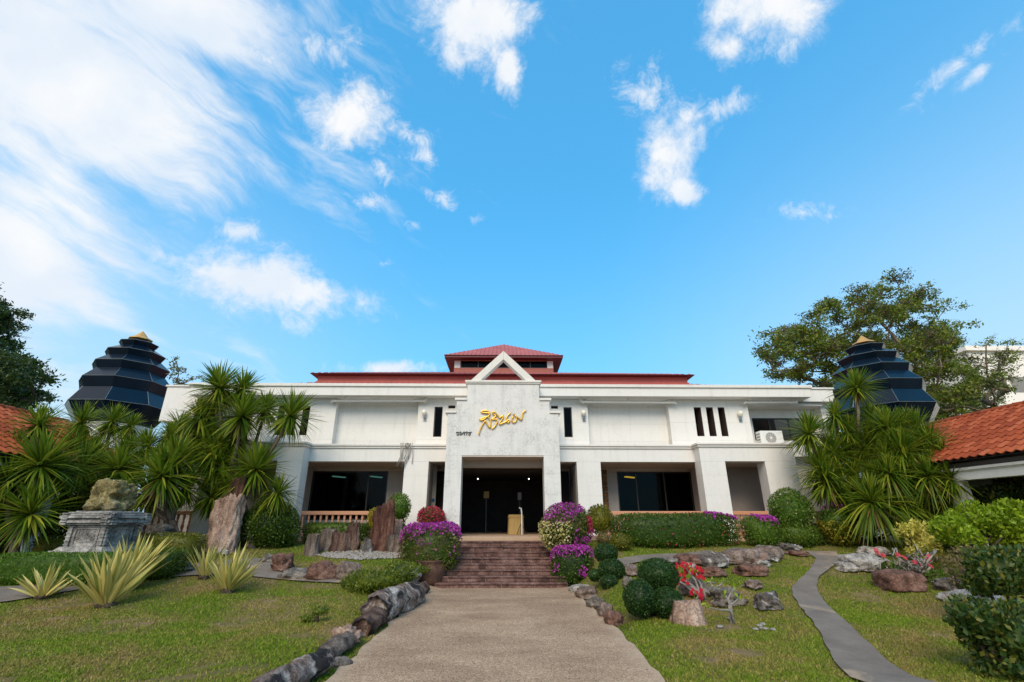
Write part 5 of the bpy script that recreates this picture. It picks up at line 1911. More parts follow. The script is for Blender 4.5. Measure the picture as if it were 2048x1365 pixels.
for nrm, tan in ((-Vv, U), (U, Vv), (-U, -Vv)):
    face = cp + nrm * (HWp - .16)
    fr = MB()
    for sgn in (-1, 1):
        fr.obox(face + tan * sgn * (HWp - .21) + Vector((0, 0, (zm0 + zm1) / 2)), tan * .05, nrm * .035, Vector((0, 0, (zm1 - zm0) / 2)))
        fr.obox(face + tan * sgn * (HWp - .33) + Vector((0, 0, (zm0 + zm1) / 2)), tan * .025, nrm * .022, Vector((0, 0, (zm1 - zm0) / 2 - .03)))
        for k in range(5):
            fr.obox(face + tan * sgn * (HWp - .21) + Vector((0, 0, zm0 + .05 + (zm1 - zm0) * k / 5.2)), tan * .062, nrm * .046, Vector((0, 0, .014)))
            fr.obox(cp + nrm * (HWp - .02) + tan * sgn * (HWp - .12) + Vector((0, 0, ztop - .28 + k * .055)), tan * .07, nrm * .045, Vector((0, 0, .018)))
    fr.obox(face + Vector((0, 0, zm1 - .03)), tan * (HWp - .3), nrm * .022, Vector((0, 0, .022)))
    fr.obox(face + Vector((0, 0, zm0 + .03)), tan * (HWp - .3), nrm * .022, Vector((0, 0, .022)))
    fo = fr.build('panel_frame', M['carved'], t, False, .006)
    rows = 10
    for k in range(rows):
        for j in range(1):
            m_ = MB()
            z = zm0 + .09 + (zm1 - zm0 - .17) * (k + .5) / rows
            # a row of worn carving: small uneven lumps side by side
            x = -(HWp - .40)
            while x < HWp - .40:
                w_ = random.uniform(.02, .09)
                if random.random() < .85: m_.obox(face + tan * (x + w_ / 2) + Vector((0, 0, z + random.uniform(-.004, .004))), tan * w_ * .46, nrm * random.uniform(.008, .018), Vector((0, 0, random.uniform(.007, .012))))
                x += w_
            stuff(m_.build('carved_row', M['carved'], fo, False, .004))
cr, rr_ = boxpx(189, 257, 962, 1022, Y=12.1, depth=.85)
Q, F = rock_mesh(cr, (rr_[0] * .92, rr_[1] * .9, rr_[2] * .98), 41, .26, 5, boxy=6.0, flat=.8)
for i in range(len(Q)):
    q = Vector(Q[i]) * 3.6
    dv = Vector(Q[i]) - cr; dv.z *= .4
    Q[i] = Vector(Q[i]) - dv * max(0.0, mnoise.noise(q) - .12) * 1.1
tag(mesh_obj('rock', Q, F, M['yellowrock'], None, True), 'yellow grey pitted rock displayed on the carved pedestal', 'rock')

# hedges behind and before the pedestal
def hedgepx(name, label, x0, x1, yt, yb, Y, depth, mat, size, dens, z0=None, **kw):
    A, B = at(x0, (yt + yb) / 2, Y), at(x1, (yt + yb) / 2, Y)
    T = at((x0 + x1) / 2, yt, Y + depth * .5)
    zg = float(hgt((A.x + B.x) / 2, Y)) - .05
    zt = T.z
    c = Vector(((A.x + B.x) / 2, Y + depth, (zt + zg) / 2))
    rad = ((B.x - A.x) / 2, depth, (zt - zg) / 2)
    kw.setdefault('p', 7); kw.setdefault('amp', .04); kw.setdefault('inner', .86)
    t = thing(name, label, 'hedge', (c.x, c.y, zg))
    foliage_part('foliage', t, [(c, rad)], M[mat], size, dens, **kw)
    mb = MB()
    n = max(3, int(rad[0] * 2 / .5))
    for k in range(n):
        x = c.x - rad[0] * .85 + 1.7 * rad[0] * k / (n - 1)
        mb.tube([(x, c.y, zg - .05), (x + random.uniform(-.05, .05), c.y, zg + rad[2]), (x + random.uniform(-.1, .1), c.y + random.uniform(-.1, .1), zg + rad[2] * 1.6)], [.025, .02, .01], 5)
    mb.build('stem', M['darkbark'], t, True)
    return t, (c, rad)


hedgepx('clipped_hedge', 'bright green clipped hedge in front of the carved pedestal', -60, 218, 1106, 1178, 10.75, .42, 'leaf_clip', .045, 1500, seed=51, up=.3)
hedgepx('clipped_hedge', 'dark clipped hedge end half hidden behind the largest variegated clumps', 222, 345, 1098, 1168, 11.2, .4, 'leaf_hedge', .045, 1200, seed=52)
hedgepx('low_hedge', 'olive yellow low hedge left of the carved pedestal', 52, 128, 1072, 1112, 12.6, .3, 'leaf_olive', .05, 1100, seed=53)
hedgepx('low_hedge', 'olive yellow low hedge between the pedestal and the tall stone', 262, 388, 1066, 1124, 12.7, .35, 'leaf_olive', .05, 1100, seed=54)
rock('pointed grey rock with two humps on top of the olive hedge by the balustrade', (298, 342, 1050, 1076), 'grey', 61, .6, Y=13.9, sink=.3)
# tall petrified trunk
b = gnd(432, 1106)
w = 52 * b.y / FOC
hh = at(445, 996, b.y + .2).z - b.z
V, F = stone_pillar_mesh((b.x - .02, b.y + .25, b.z - .1), w * 1.0, w * .62, hh + .1, 71, (0.0, 0), .98, .03, .06, bulge=.03)
ts = thing('tall_petrified_rock', 'tall pinkish petrified trunk with a narrow dark red top, beside the left hedge', 'rock', (b.x, b.y + .25, b.z))
mesh_obj('lower_block', V, F, M['petripink'], ts, True)
V, F = stone_pillar_mesh((b.x + .06, b.y + .3, b.z + hh - .16), w * .55, w * .42, at(455, 957, b.y + .3).z - b.z - hh + .14, 72, (.03, 0), .86, .1, .12, jag=.2)
mesh_obj('upper_block', V, F, M['petrired'], ts, True)
for k, lb in enumerate(('small pale stone at the left foot of the tall pinkish petrified trunk', 'small pale stone at the right foot of the tall pinkish petrified trunk')):
    Q, F = rock_mesh((b.x + (-.38, .32)[k], b.y - .12 - .08 * k, float(hgt(b.x, b.y)) + .02), (.12, .10, .08), 80 + k, .4, 3)
    tag(mesh_obj('rock', Q, F, M['pale'], None, True), lb, 'rock')

bush('round_bush', 'dark green round bush right of the tall petrified trunk', 'bush', [boxpx(478, 602, 1002, 1108, Y=15.0)], M['leaf_hedge'], .07, 900, seed=91, amp=.09)
hedgepx('low_hedge', 'dark green low hedge below the left balustrade, behind the standing stones', 598, 736, 1046, 1100, 15.6, .4, 'leaf_hedge', .065, 1000, seed=92, amp=.06)
bush('topiary_ball', 'green leafy ball on a stem against the white column left of the entrance', 'topiary', [boxpx(774, 824, 986, 1046, Y=15.6), boxpx(780, 812, 1035, 1068, Y=15.6)], M['leaf_fresh'], .06, 900, seed=93, amp=.12)
bush('small_bush', 'small yellow green bush behind the tallest standing stone', 'bush', [boxpx(733, 768, 1015, 1062, Y=15.9)], M['leaf_yellow'], .06, 900, seed=94)
bg_ = boxpx(834, 892, 1012, 1062, Y=15.7)
t = bush('red_bougainvillea', 'red flowering bush against the portal pillar, behind the purple one', 'bush', [bg_], M['leaf_boug'], .06, 500, seed=95, amp=.1)
P, N_ = shell(bg_[0], np.array(bg_[1]) * 1.06, 1900, 95, amp=.1, inner=.8)
blossoms('blossoms', t, P[P[:, 2] > bg_[0].z - .12], N_[P[:, 2] > bg_[0].z - .12], M['redpink'], .05)

# standing petrified stones
SS = 'petrified wood pieces standing by the balustrade'
standing('leftmost standing stone, short and grey', (604, 631, 1070, 1112), 'petrigrey', 101, lean=.02, taper=.75)
standing('flat topped grey brown standing stone, second from the left', (636, 664, 1060, 1101), 'petrigrey', 102, taper=.88)
standing('stout dark standing stone with pale patches in the middle of the row', (658, 694, 1068, 1103), 'petrified', 103, taper=.8, jag=.25)
standing('slim reddish standing stone with a forked top, right of the stout one', (688, 715, 1050, 1100), 'petrified', 104, taper=.8, jag=.35)
standing('low pointed brown stone with a white edge before the tallest stone', (716, 746, 1079, 1106), 'bw', 105, taper=.35, slope=-.1)
standing('tallest standing stone, dark red and split across its middle', (737, 779, 1014, 1102), 'petrired', 106, taper=.86, slope=.12, jag=.2, depth=.6)
standing('squat grey brown stone between the tallest stone and the purple bush', (770, 809, 1074, 1106), 'petrigrey', 107, taper=.85, jag=.2)
standing('tan red stone slab standing behind the topiary ball', (786, 802, 1040, 1076), 'petripink', 108, Y=15.3, taper=.9)
# gravel bed in front of them
gp = G([(625, 1108), (700, 1103), (800, 1104), (822, 1112), (800, 1118), (720, 1121), (660, 1117)])
gc = sum(gp, Vector()) / len(gp)
V, F = [], []
polyg = np.array([(p.x, p.y) for p in gp])
for k in range(1500):
    x = RNG.uniform(polyg[:, 0].min(), polyg[:, 0].max()); y = RNG.uniform(polyg[:, 1].min(), polyg[:, 1].max())
    if not inpoly(np.array([x]), np.array([y]), polyg)[0]: continue
    D_, Fi = ico(1)
    s_ = RNG.uniform(.016, .032)
    o = len(V)
    V += list((D_ * np.array([s_, s_ * RNG.uniform(.7, 1.2), s_ * .7]) + np.array([x, y, float(hgt(x, y)) + .01])))
    F += [tuple(f + o) for f in Fi]
gr_ = stuff(mesh_obj('gravel', V, F, plain('pale_pebbles', (0.30, 0.27, 0.24), .8, vary=.45, scale=14)))
gr_['label'] = 'bed of pale pebbles before the standing stones'; gr_['category'] = 'gravel'

# purple bush in a clay pot by the steps
pb = boxpx(800, 922, 1048, 1150, Y=13.9)
pb = (pb[0], (pb[1][0] * .94, pb[1][0] * .8, pb[1][2] * .98))
zb_ = float(hgt(-2.2, 13.6))
t = thing('potted_bougainvillea', 'purple topped flowering bush in a big clay pot left of the steps', 'potted plant', (pb[0].x, pb[0].y, 0))
foliage_part('foliage', t, [(pb[0], pb[1])], M['leaf_boug'], .06, 1100, seed=111, amp=.07, p=4.5)
P, N_ = shell(pb[0], np.array(pb[1]) * 1.05, 9000, 111, 4.5, .07, .84)
k = ((P[:, 2] > pb[0].z + pb[1][2] * (.60 + .45 * (lump(P, 3, 1.0, 5) - 1) + .13 * RNG.normal(0, 1, len(P)))) & (RNG.random(len(P)) < .85)) | ((RNG.random(len(P)) < .018))
blossoms('blossoms', t, P[k], N_[k], M['purple'], .058)
pot = at(858, 1158, 13.45)
MB().lathe((pot.x, 13.55, 0), [(.27, .0), (.36, .12), (.42, .34), (.41, .48), (.36, .56), (.40, .60), (.40, .63), (.34, .63), (.30, .56)], 26).build('pot', M['urn'], t, True)
MB().tube([(pot.x, 13.6, .5), (pot.x, 13.7, .8), pb[0]], [.05, .045, .03], 7).build('stem', M['darkbark'], t, True)

# junipers
jb = boxpx(694, 806, 1132, 1198)
bush('juniper', 'spreading yellow green juniper behind the big fallen log', 'shrub', [jb, (jb[0] + Vector((.45, .25, .12)), (jb[1][0] * .75, jb[1][1] * .8, jb[1][2] * .8)), (jb[0] + Vector((-.35, .15, -.02)), (jb[1][0] * .65, jb[1][1] * .8, jb[1][2] * .7))], M['leaf_juniper'], .075, 800, seed=121, amp=.20, asp=.32, up=.5, jitter=1.1, inner=.66)
jb2 = boxpx(740, 872, 1122, 1152, Y=13.2)
bush('juniper', 'low yellow green juniper spreading at the foot of the purple potted bush', 'shrub', [(jb2[0], (jb2[1][0], .5, jb2[1][2]))], M['leaf_juniper'], .07, 800, seed=122, amp=.20, asp=.32, up=.4, jitter=1.1, inner=.66)
js = boxpx(604, 652, 1218, 1246)
bush('juniper', 'little tufted juniper alone in the left lawn', 'shrub', [(js[0] + Vector((.08, 0, .06)), (js[1][0] * .8, js[1][1] * .8, js[1][2] * .75)), (js[0] + Vector((-.10, 0, -.04)), (js[1][0] * .6, js[1][1] * .7, js[1][2] * .7)), (js[0] + Vector((-.02, .02, -.08)), (js[1][0] * .5, js[1][1] * .6, js[1][2] * .5))], M['leaf_juniper'], .05, 1500, seed=123, amp=.25, asp=.35, up=.5, jitter=1.1, inner=.6)

# ---- edging of the path, left: petrified logs
def logpx(label, pts, rpx, mat, seed, name='petrified_log', lift=.6, **kw):
    P, Rr = [], []
    for (px, py), rp in zip(pts, rpx):
        p = gnd(px, py)
        r_ = rp * p.y / FOC * .97
        P.append(Vector((p.x, p.y + r_ * .5, float(hgt(p.x, p.y)) + r_ * lift))); Rr.append(r_)
    V, F = log_mesh(P, Rr, seed, **kw)
    o = mesh_obj(name, V, F, M[mat], None, True)
    return tag(o, label, 'log', 'petrified logs edging the path')


logpx('dark stump end of petrified wood nearest the steps on the left path edge', [(846, 1188), (830, 1192)], [13, 13], 'petrified', 131)
logpx('biggest petrified log on the left path edge, pale above and black on its side', [(826, 1208), (790, 1224), (745, 1246)], [25, 28, 30], 'logbark', 132, groove=.07)
logpx('grey brown petrified log with a cracked back, just below the biggest one', [(752, 1250), (720, 1272)], [20, 19], 'petrified', 133)
rock('broken pinkish chunk of petrified wood among the path edge logs', (664, 718, 1254, 1292), 'petripink', 134, .5, group='rocks along the path')
logpx('smooth grey petrified log below the broken pinkish chunk', [(690, 1296), (662, 1316), (640, 1330)], [17, 18, 17], 'petrigrey', 135)
rock('thin dark slab lying against the path beside the smooth grey log', (664, 702, 1312, 1336), 'grey', 136, .25, group='rocks along the path', sink=.4)
logpx('long dark grey petrified log at the bottom of the left path edge', [(640, 1346), (598, 1366), (545, 1398), (480, 1440)], [22, 25, 30, 32], 'logbark', 137)
# rocks along the left side path
LP = [('low dark grey stone at the bend of the left side path', (524, 552, 1109, 1126), 'grey', .4),
      ('red brown sloping stone at the bend of the left side path', (544, 586, 1108, 1144), 'redbrown', .4),
      ('grey kerb like stone below the red brown one', (564, 622, 1137, 1158), 'grey', .3),
      ('rounded brown boulder on the left side path, left of its twin', (616, 676, 1126, 1161), 'redbrown', .25),
      ('rounded brown boulder on the left side path, touching the juniper', (672, 724, 1127, 1161), 'greybrown', .25),
      ('small grey kerb stones left of the two nearest variegated clumps', (336, 388, 1124, 1146), 'grey', .4)]
for i, (l, bx, m_, rg) in enumerate(LP): rock(l, bx, m_, 140 + i, rg, group='rocks along the left side path')
logpx('bent whitish log between the juniper and the clay pot', [(796, 1160), (820, 1158), (832, 1172)], [14, 15, 14], 'pale', 148, sub=10)

# ---- variegated clumps
def agave_leaf(seed):
    r = np.random.default_rng(seed)
    V, F = [], []
    n = 9
    bend = r.uniform(-.06, .20); side = r.uniform(-.09, .09)
    for i in range(n):
        t = i / (n - 1)
        w = .045 * (0.55 + 1.7 * t * (1 - t) * 1.3) * (1 - t ** 4) + .0015
        z = t; y = bend * t * t
        e_ = side * t * t
        V += [(e_ - w, y - .0, z), (e_ - w * .5, y + w * .32, z), (e_, y + w * .42, z), (e_ + w * .5, y + w * .32, z), (e_ + w, y, z)]
    for i in range(n - 1):
        for k in range(4):
            a = i * 5 + k
            F.append((a, a + 1, a + 6, a + 5))
    me = bpy.data.meshes.new('leaf'); me.from_pydata(V, [], F); me.update()
    me.polygons.foreach_set('use_smooth', [True] * len(me.polygons)); me.materials.append(M['agave'])
    return me


AL = [agave_leaf(k) for k in range(7)]


def agave(label, px, py, hpx, n, spread=62, seed=1, lean=0.0):
    r = np.random.default_rng(seed)
    b = gnd(px, py)
    L = hpx * b.y / FOC
    t = thing('variegated_clump', label, 'plant', (b.x, b.y, b.z - .02), 'yellow striped sword leaf clumps on the left lawn')
    Q, F = rock_mesh((b.x, b.y, b.z + .0), (L * .13, L * .13, .07), seed, .4, 3)
    mesh_obj('root_crown', Q, F, M['darkbark'], t, True)
    for i in range(n):
        o = bpy.data.objects.new('leaf', AL[i % 7]); COL.objects.link(o); o.parent = t
        k = ((i + .5) / n)
        tilt = R(4 + spread * k ** .75) + r.normal(0, .06)
        az = i * 2.39996 + r.normal(0, .25)
        l = L * r.uniform(.80, 1.05) * (1.0 - .18 * k)
        o.scale = (L * r.uniform(.80, 1.1), l, l)
        o.location = (math.cos(az) * L * .07 * k, math.sin(az) * L * .07 * k, .02)
        q = Quaternion((0, 0, 1), az - PI / 2) @ Quaternion((1, 0, 0), -tilt)
        q = Quaternion((0, 1, 0), lean) @ q @ Quaternion((0, 0, 1), r.normal(0, .5))
        o.rotation_mode = 'QUATERNION'; o.rotation_quaternion = q
    return t


agave('small yellow striped clump at the far left of the left lawn', 85, 1196, 70, 26, 60, 201)
agave('biggest yellow striped clump, front of the overlapping pair on the left lawn', 212, 1212, 106, 60, 40, 202, -.06)
agave('yellow striped clump leaning right behind the biggest one', 252, 1180, 100, 50, 36, 203, .20)
agave('narrow yellow striped clump before the tall pinkish trunk', 408, 1156, 66, 26, 34, 204)
agave('yellow striped clump standing alone right of the narrow one', 456, 1184, 84, 46, 42, 205, .06)

# ================================================================== RIGHT GARDEN
# flowering mound by the steps
fb = boxpx(1080, 1188, 1006, 1108, Y=14.3)
fb = (fb[0], (fb[1][0], fb[1][0] * .8, fb[1][2] * 1.02))
t = bush('mixed_bougainvillea', 'big flowering mound of purple, white and yellow beside the right of the steps', 'bush', [fb], M['leaf_boug'], .062, 1000, seed=211, amp=.10)
P, N_ = shell(fb[0], np.array(fb[1]) * 1.05, 8000, 211, 2.0, .10, .86)
u = (P - np.array(fb[0])) / np.array(fb[1])
v = lump(u, 5, 1.0, 2.2) - 1
k1 = (u[:, 0] < .05) & (u[:, 2] < .25) & (u[:, 1] < .2) & (RNG.random(len(P)) < .62)
blossoms('pale_blossoms', t, P[k1], N_[k1], M['cream'], .055)
k2 = ((u[:, 2] > .40 + .25 * RNG.normal(0, 1, len(P))) & (v > -.05)) | ((u[:, 0] > .15) & (u[:, 2] > -.55) & (u[:, 2] < -.02) & (v > -.5))
k2 &= RNG.random(len(P)) < .55
blossoms('purple_blossoms', t, P[k2], N_[k2], M['purple'], .055)
k3 = (u[:, 0] > .72) & (u[:, 2] > -.2) & (u[:, 2] < .45)
blossoms('red_blossoms', t, P[k3], N_[k3], M['redpink'], .055)
fb2 = boxpx(1102, 1186, 1092, 1176, Y=13.7)
fb2 = (fb2[0], (fb2[1][0], fb2[1][0] * .8, fb2[1][2] * 1.02))
t = bush('purple_bougainvillea', 'boxy clipped bush with a purple flowering top, at the right foot of the steps', 'bush', [fb2], M['leaf_hedge'], .055, 1200, seed=212, amp=.06, p=4)
P, N_ = shell(fb2[0], np.array(fb2[1]) * 1.05, 7000, 212, 4.0, .06, .88)
u = (P - np.array(fb2[0])) / np.array(fb2[1])
k = ((u[:, 2] > .66 + .14 * RNG.normal(0, 1, len(P))) & (RNG.random(len(P)) < .75)) | ((lump(u, 8, 1.0, 4.0) > 1.22) & (u[:, 2] > -.4)) & (u[:, 0] < .6)
blossoms('blossoms', t, P[k], N_[k], M['purple'], .05)

bush('round_bush', 'yellow green round bush against the white column right of the entrance', 'bush', [boxpx(1172, 1228, 1008, 1072, Y=15.5)], M['leaf_olive'], .06, 1000, seed=213, amp=.05)
bush('round_bush', 'brownish small bush low behind the flowering mound', 'bush', [boxpx(1192, 1220, 1064, 1092, Y=14.9)], M['leaf_twig'], .05, 900, seed=214)
bush('round_bush', 'olive green small ball shaped bush at the left foot of the long hedge', 'bush', [boxpx(1220, 1266, 1066, 1104)], M['leaf_olive'], .05, 1300, seed=215, amp=.04)

# cloud pruned balls
def cloud(label, balls, Y0, seed):
    B = []
    xb = max(balls, key=lambda q: q[3])
    gb = gnd((xb[0] + xb[1]) / 2, xb[3] + 2)
    Y0 = gb.y + (xb[1] - xb[0]) / 2 * gb.y / FOC + .2
    for i, (x0, x1, y0, y1, dy) in enumerate(balls): B.append(boxpx(x0, x1, y0, y1, Y=Y0 + dy, depth=1.0))
    B = [(c, (r[0], r[0], max(r[2], r[0] * .8))) for c, r in B]
    c = B[0][0]
    base = Vector((sum(b[0].x for b in B) / len(B), Y0, float(hgt(c.x, Y0))))
    t = thing('cloud_pruned_shrub', label, 'topiary', base, 'cloud pruned shrubs right of the path')
    mb = MB()
    for i, (cc, rr) in enumerate(B):
        foliage_part('leaf_ball', t, [(cc, rr)], M['leaf_cloud'] if i != 3 or seed != 232 else M['leaf_clip'], .034, 3000, seed=seed * 10 + i, amp=.022, inner=.9, asp=.6)
        mb.tube([base - Vector((0, 0, .05)), base.lerp(cc, .5) + Vector((0, 0, -.08)), cc], [.05, .04, .03], 7)
    mb.build('trunk', M['darkbark'], t, True)


cloud('four ball cloud pruned shrub close to the purple boxy bush', [(1188, 1236, 1089, 1126, .35), (1196, 1250, 1121, 1160, .1), (1176, 1202, 1138, 1164, .15), (1200, 1238, 1152, 1178, -.15)], 12.7, 231)
cloud('largest cloud pruned shrub with three big dark balls', [(1277, 1356, 1123, 1180, .25), (1246, 1312, 1158, 1236, -.2), (1302, 1368, 1174, 1240, -.25), (1275, 1318, 1121, 1155, .5)], 11.0, 232)

# long hedge with flowering right end
t, (c, rad) = hedgepx('long_hedge', 'long dark green hedge under the right balustrade with purple flowers at its right', 1226, 1492, 1027, 1098, 14.75, .48, 'leaf_hedge', .062, 900, seed=241, amp=.06, p=5)
P, N_ = shell(c, np.array(rad) * np.array([1.0, 1.06, 1.07]), 16000, 241, 5, .06, .9)
u = (P - np.array(c)) / np.array(rad)
v = lump(P, 6, 1.0, 3.5)
k = ((u[:, 0] > .55) & (u[:, 2] > .7) & (v > .75)) | ((u[:, 0] > .45) & (u[:, 2] > .2) & (v > 1.30) & (u[:, 1] < -.5))
blossoms('blossoms', t, P[k], N_[k], M['purple'], .06)
k = (RNG.random(len(P)) < .01)
blossoms('faded_blossoms', t, P[k], N_[k], M['redpink'], .05)
bx = boxpx(1488, 1556, 1030, 1098, Y=14.9)
t = bush('purple_bougainvillea', 'bushy green shrub with a purple flowering tip between the hedge and the big round bush', 'bush', [(bx[0], (bx[1][0] * 1.05, .45, bx[1][2]))], M['leaf_fresh'], .06, 1000, seed=242, amp=.09, p=3)
P, N_ = shell(bx[0], np.array((bx[1][0], .45, bx[1][2])) * 1.08, 6000, 242, 3, .09, .84)
u = (P - np.array(bx[0])) / np.array((bx[1][0], .45, bx[1][2]))
k = (u[:, 2] > .66 + .16 * RNG.normal(0, 1, len(P))) & (u[:, 0] > -.4) & (RNG.random(len(P)) < .6)
blossoms('blossoms', t, P[k], N_[k], M['purple'], .06)
b1 = boxpx(1536, 1624, 980, 1066, Y=15.1)
b1b = boxpx(1540, 1632, 1040, 1100, Y=15.1)
t = bush('round_bush', 'big leafy green round bush with white specks before the right wing column', 'bush', [b1, b1b], M['leaf_fresh'], .065, 900, seed=243, amp=.11)
P, N_ = shell(b1[0], np.array(b1[1]) * 1.03, 900, 243, 2, .11, .9)
u = (P - np.array(b1[0])) / np.array(b1[1]); k = (u[:, 2] < .1) & (u[:, 0] > -.2)
blossoms('white_blossoms', t, P[k][:110], N_[k][:110], M['cream'], .05)
b2 = boxpx(1642, 1718, 1004, 1092, Y=14.9)
t = bush('round_bush', 'green round bush turning yellow below, with a purple tip, left of the drooping sword leaves', 'bush', [b2], M['leaf_fresh'], .062, 900, seed=244, amp=.08)
P, N_ = shell(b2[0], np.array(b2[1]) * 1.05, 5200, 244, 2, .08, .85)
u = (P - np.array(b2[0])) / np.array(b2[1])
k = (u[:, 2] < .12) & (RNG.random(len(P)) < .55)
blossoms('yellow_leaves', t, P[k], N_[k], M['leaf_yellow'], .06)
k = (u[:, 2] > .78 + .1 * RNG.normal(0, 1, len(P))) & (u[:, 0] < .0) & (RNG.random(len(P)) < .6)
blossoms('blossoms', t, P[k], N_[k], M['purple'], .055)
bush('low_bush', 'low very dark bush between the two big round bushes on the right', 'bush', [boxpx(1600, 1650, 1046, 1100, Y=15.2)], M['leaf_hedge'], .06, 900, seed=245)

# rocks
RR = [('large grey brown boulder below the long hedge', (1443, 1530, 1096, 1130), 'greybrown', .25),
      ('rounded grey brown boulder right of the large one', (1505, 1562, 1092, 1122), 'greybrown', .25),
      ('white patched rock leaning on the large boulder', (1512, 1554, 1104, 1125), 'bw', .5),
      ('red brown rounded rock at the left of the rock row', (1350, 1402, 1108, 1131), 'redbrown', .25),
      ('flat dark grey rock left of the red brown one', (1310, 1354, 1115, 1130), 'grey', .35),
      ('grey rock topped with white in the middle of the rock row', (1396, 1452, 1106, 1136), 'bw', .3),
      ('reddish rock with white edges beside the large boulder', (1436, 1486, 1109, 1130), 'greybrown', .35),
      ('dark rounded rock in the lawn behind the scarlet flowers', (1394, 1448, 1134, 1154), 'redbrown', .25),
      ('block shaped red brown rock alone in the lawn below the boulders', (1472, 1527, 1129, 1153), 'redbrown', .22),
      ('low broken rock in the middle of the right lawn', (1488, 1523, 1161, 1179), 'greybrown', .5),
      ('triangular black and white rock by the curving path', (1510, 1558, 1186, 1222), 'bw', .45),
      ('craggy dark rock under the bare branches', (1424, 1478, 1181, 1214), 'grey', .6),
      ('grey rock behind the scarlet flowering stems', (1362, 1414, 1160, 1194), 'grey', .4),
      ('small black and white rock beneath the big round bush', (1562, 1594, 1088, 1102), 'bw', .5),
      ('flat reddish stone at the head of the curving path', (1574, 1612, 1101, 1113), 'redbrown', .3),
      ('big pale grey rock at the right of the curving path', (1684, 1764, 1108, 1144), 'pale', .3),
      ('pale grey rock just behind the big pale one', (1718, 1770, 1094, 1114), 'pale', .3),
      ('low nose of pale rock at the edge of the curving path', (1676, 1712, 1126, 1145), 'pale', .3),
      ('dark brown block with a red foot in the right lawn', (1760, 1838, 1142, 1184), 'redbrown', .16),
      ('small grey rock under the dry twiggy bush', (1876, 1918, 1158, 1183), 'grey', .5),
      ('pale rock half hidden by the dark glossy shrub', (1896, 1984, 1182, 1212), 'pale', .35),
      ('small rock between the two cloud pruned shrubs', (1243, 1278, 1130, 1152), 'greybrown', .4),
      ('small grey rock left of the largest cloud pruned shrub', (1246, 1264, 1156, 1176), 'grey', .5),
      ('reddish rock below the drooping sword leaf plant', (1700, 1732, 1076, 1092), 'redbrown', .3),
      ('small grey stone against the bottom of the long hedge', (1264, 1284, 1073, 1082), 'grey', .4),
      ('white flecked pebble like rock by the white patched rock', (1508, 1540, 1122, 1134), 'pale', .5),
      ('pale stone at the end of the flat dark grey rock', (1366, 1392, 1128, 1138), 'pale', .5)]
for i, (l, bx_, m_, rg) in enumerate(RR):
    rock(l, bx_, m_, 300 + i, rg, boxy=4.5 if 'block' in l else 2.6)
# path edge on the right
for i, (bx_, m_, l) in enumerate((((1152, 1196, 1171, 1198), 'greybrown', 'first edging stone of the right path edge, nearest the steps'), ((1174, 1209, 1193, 1218), 'grey', 'second edging stone from the steps on the right path edge'),
                                  ((1196, 1228, 1206, 1236), 'greybrown', 'third edging stone from the steps on the right path edge'), ((1208, 1246, 1222, 1252), 'redbrown', 'last edging stone of the right path edge, farthest from the steps'))):
    rock(l, bx_, m_, 340 + i, .3, group='edging stones of the right path edge', sink=.2)
rock('flat tan stone at the foot of the boxy purple bush', (1138, 1194, 1166, 1184), 'pale', 346, .15, group='edging stones of the right path edge', sink=.5)
# fossil stump
standing('grooved pale stump of petrified wood beside the largest cloud pruned shrub', (1350, 1418, 1204, 1248), 'petripink', 350, name='petrified_stump', taper=.68, jag=.2, groove=.12, depth=.8, group='rocks in the garden')
# scattered small rubble
for i in range(9):
    px, py = random.uniform(1420, 1560), random.uniform(1235, 1262)
    p = gnd(px, py)
    Q, F = rock_mesh((p.x, p.y, p.z), (.045, .04, .02), 400 + i, .4, 2)
    tag(mesh_obj('pebble', Q, F, M['pale'], None, True), 'small pale pebble in the grass before the bare branches', 'pebble', 'pebbles in the right lawn')

# ---- scarlet flowering stems and bare branches
def petals(mb, p, r, n=5, tilt=.5, seed=0):
    d = Vector((random.uniform(-.6, .6), -1, random.uniform(.1, .9))).normalized()
    u = d.orthogonal().normalized(); v = d.cross(u)
    for k in range(n):
        a = 2 * PI * k / n
        e = u * math.cos(a) + v * math.sin(a); s = d.cross(e)
        mb.add([p, p + e * r * .55 + s * r * .38 + d * r * .25, p + e * r + d * r * .1, p + e * r * .55 - s * r * .38 + d * r * .25], [(0, 1, 2), (0, 2, 3)])


def stems(label, base, tips, name, mat, r0, flower=None, fr=.05, leaves=None, cat='plant', wig=.08, group=None):
    b = gnd(*base)
    t = thing(name, label, cat, (b.x, b.y, b.z), group)
    mb = MB()
    ends = []
    for tp in tips:
        pts = [b + Vector((random.uniform(-.03, .03), 0, -.03))]
        for (px, py, dy) in tp: pts.append(at(px, py, b.y + dy))
        full = [pts[0]]
        for a, c in zip(pts, pts[1:]):
            L = (c - a).length
            full.append(a.lerp(c, .5) + Vector((random.uniform(-wig, wig), random.uniform(-wig, wig), random.uniform(0, wig))) * L); full.append(c)
        n = len(full)
        mb.tube(full, [r0 * (1 - .68 * i / (n - 1)) for i in range(n)], 7)
        ends.append(full[-1])
    mb.build('stem', M[mat], t, True)
    if flower:
        for e in ends:
            for k in range(random.randint(6, 9)):
                fl = MB(); petals(fl, e + Vector((random.uniform(-.10, .10), random.uniform(-.08, .05), random.uniform(-.08, .10))), fr)
                fl.build('flower', M[flower], t)
    if leaves:
        lv = MB()
        P = np.array([e + Vector((random.uniform(-.06, .06), random.uniform(-.06, .06), random.uniform(-.02, .05))) for e in ends for _ in range(5)])
        V, F = leaf_cards(P, np.tile([0, -.3, 1.0], (len(P), 1)), .09, .4)
        stuff(mesh_obj('leaves', V, F, M[leaves], t))
    return t


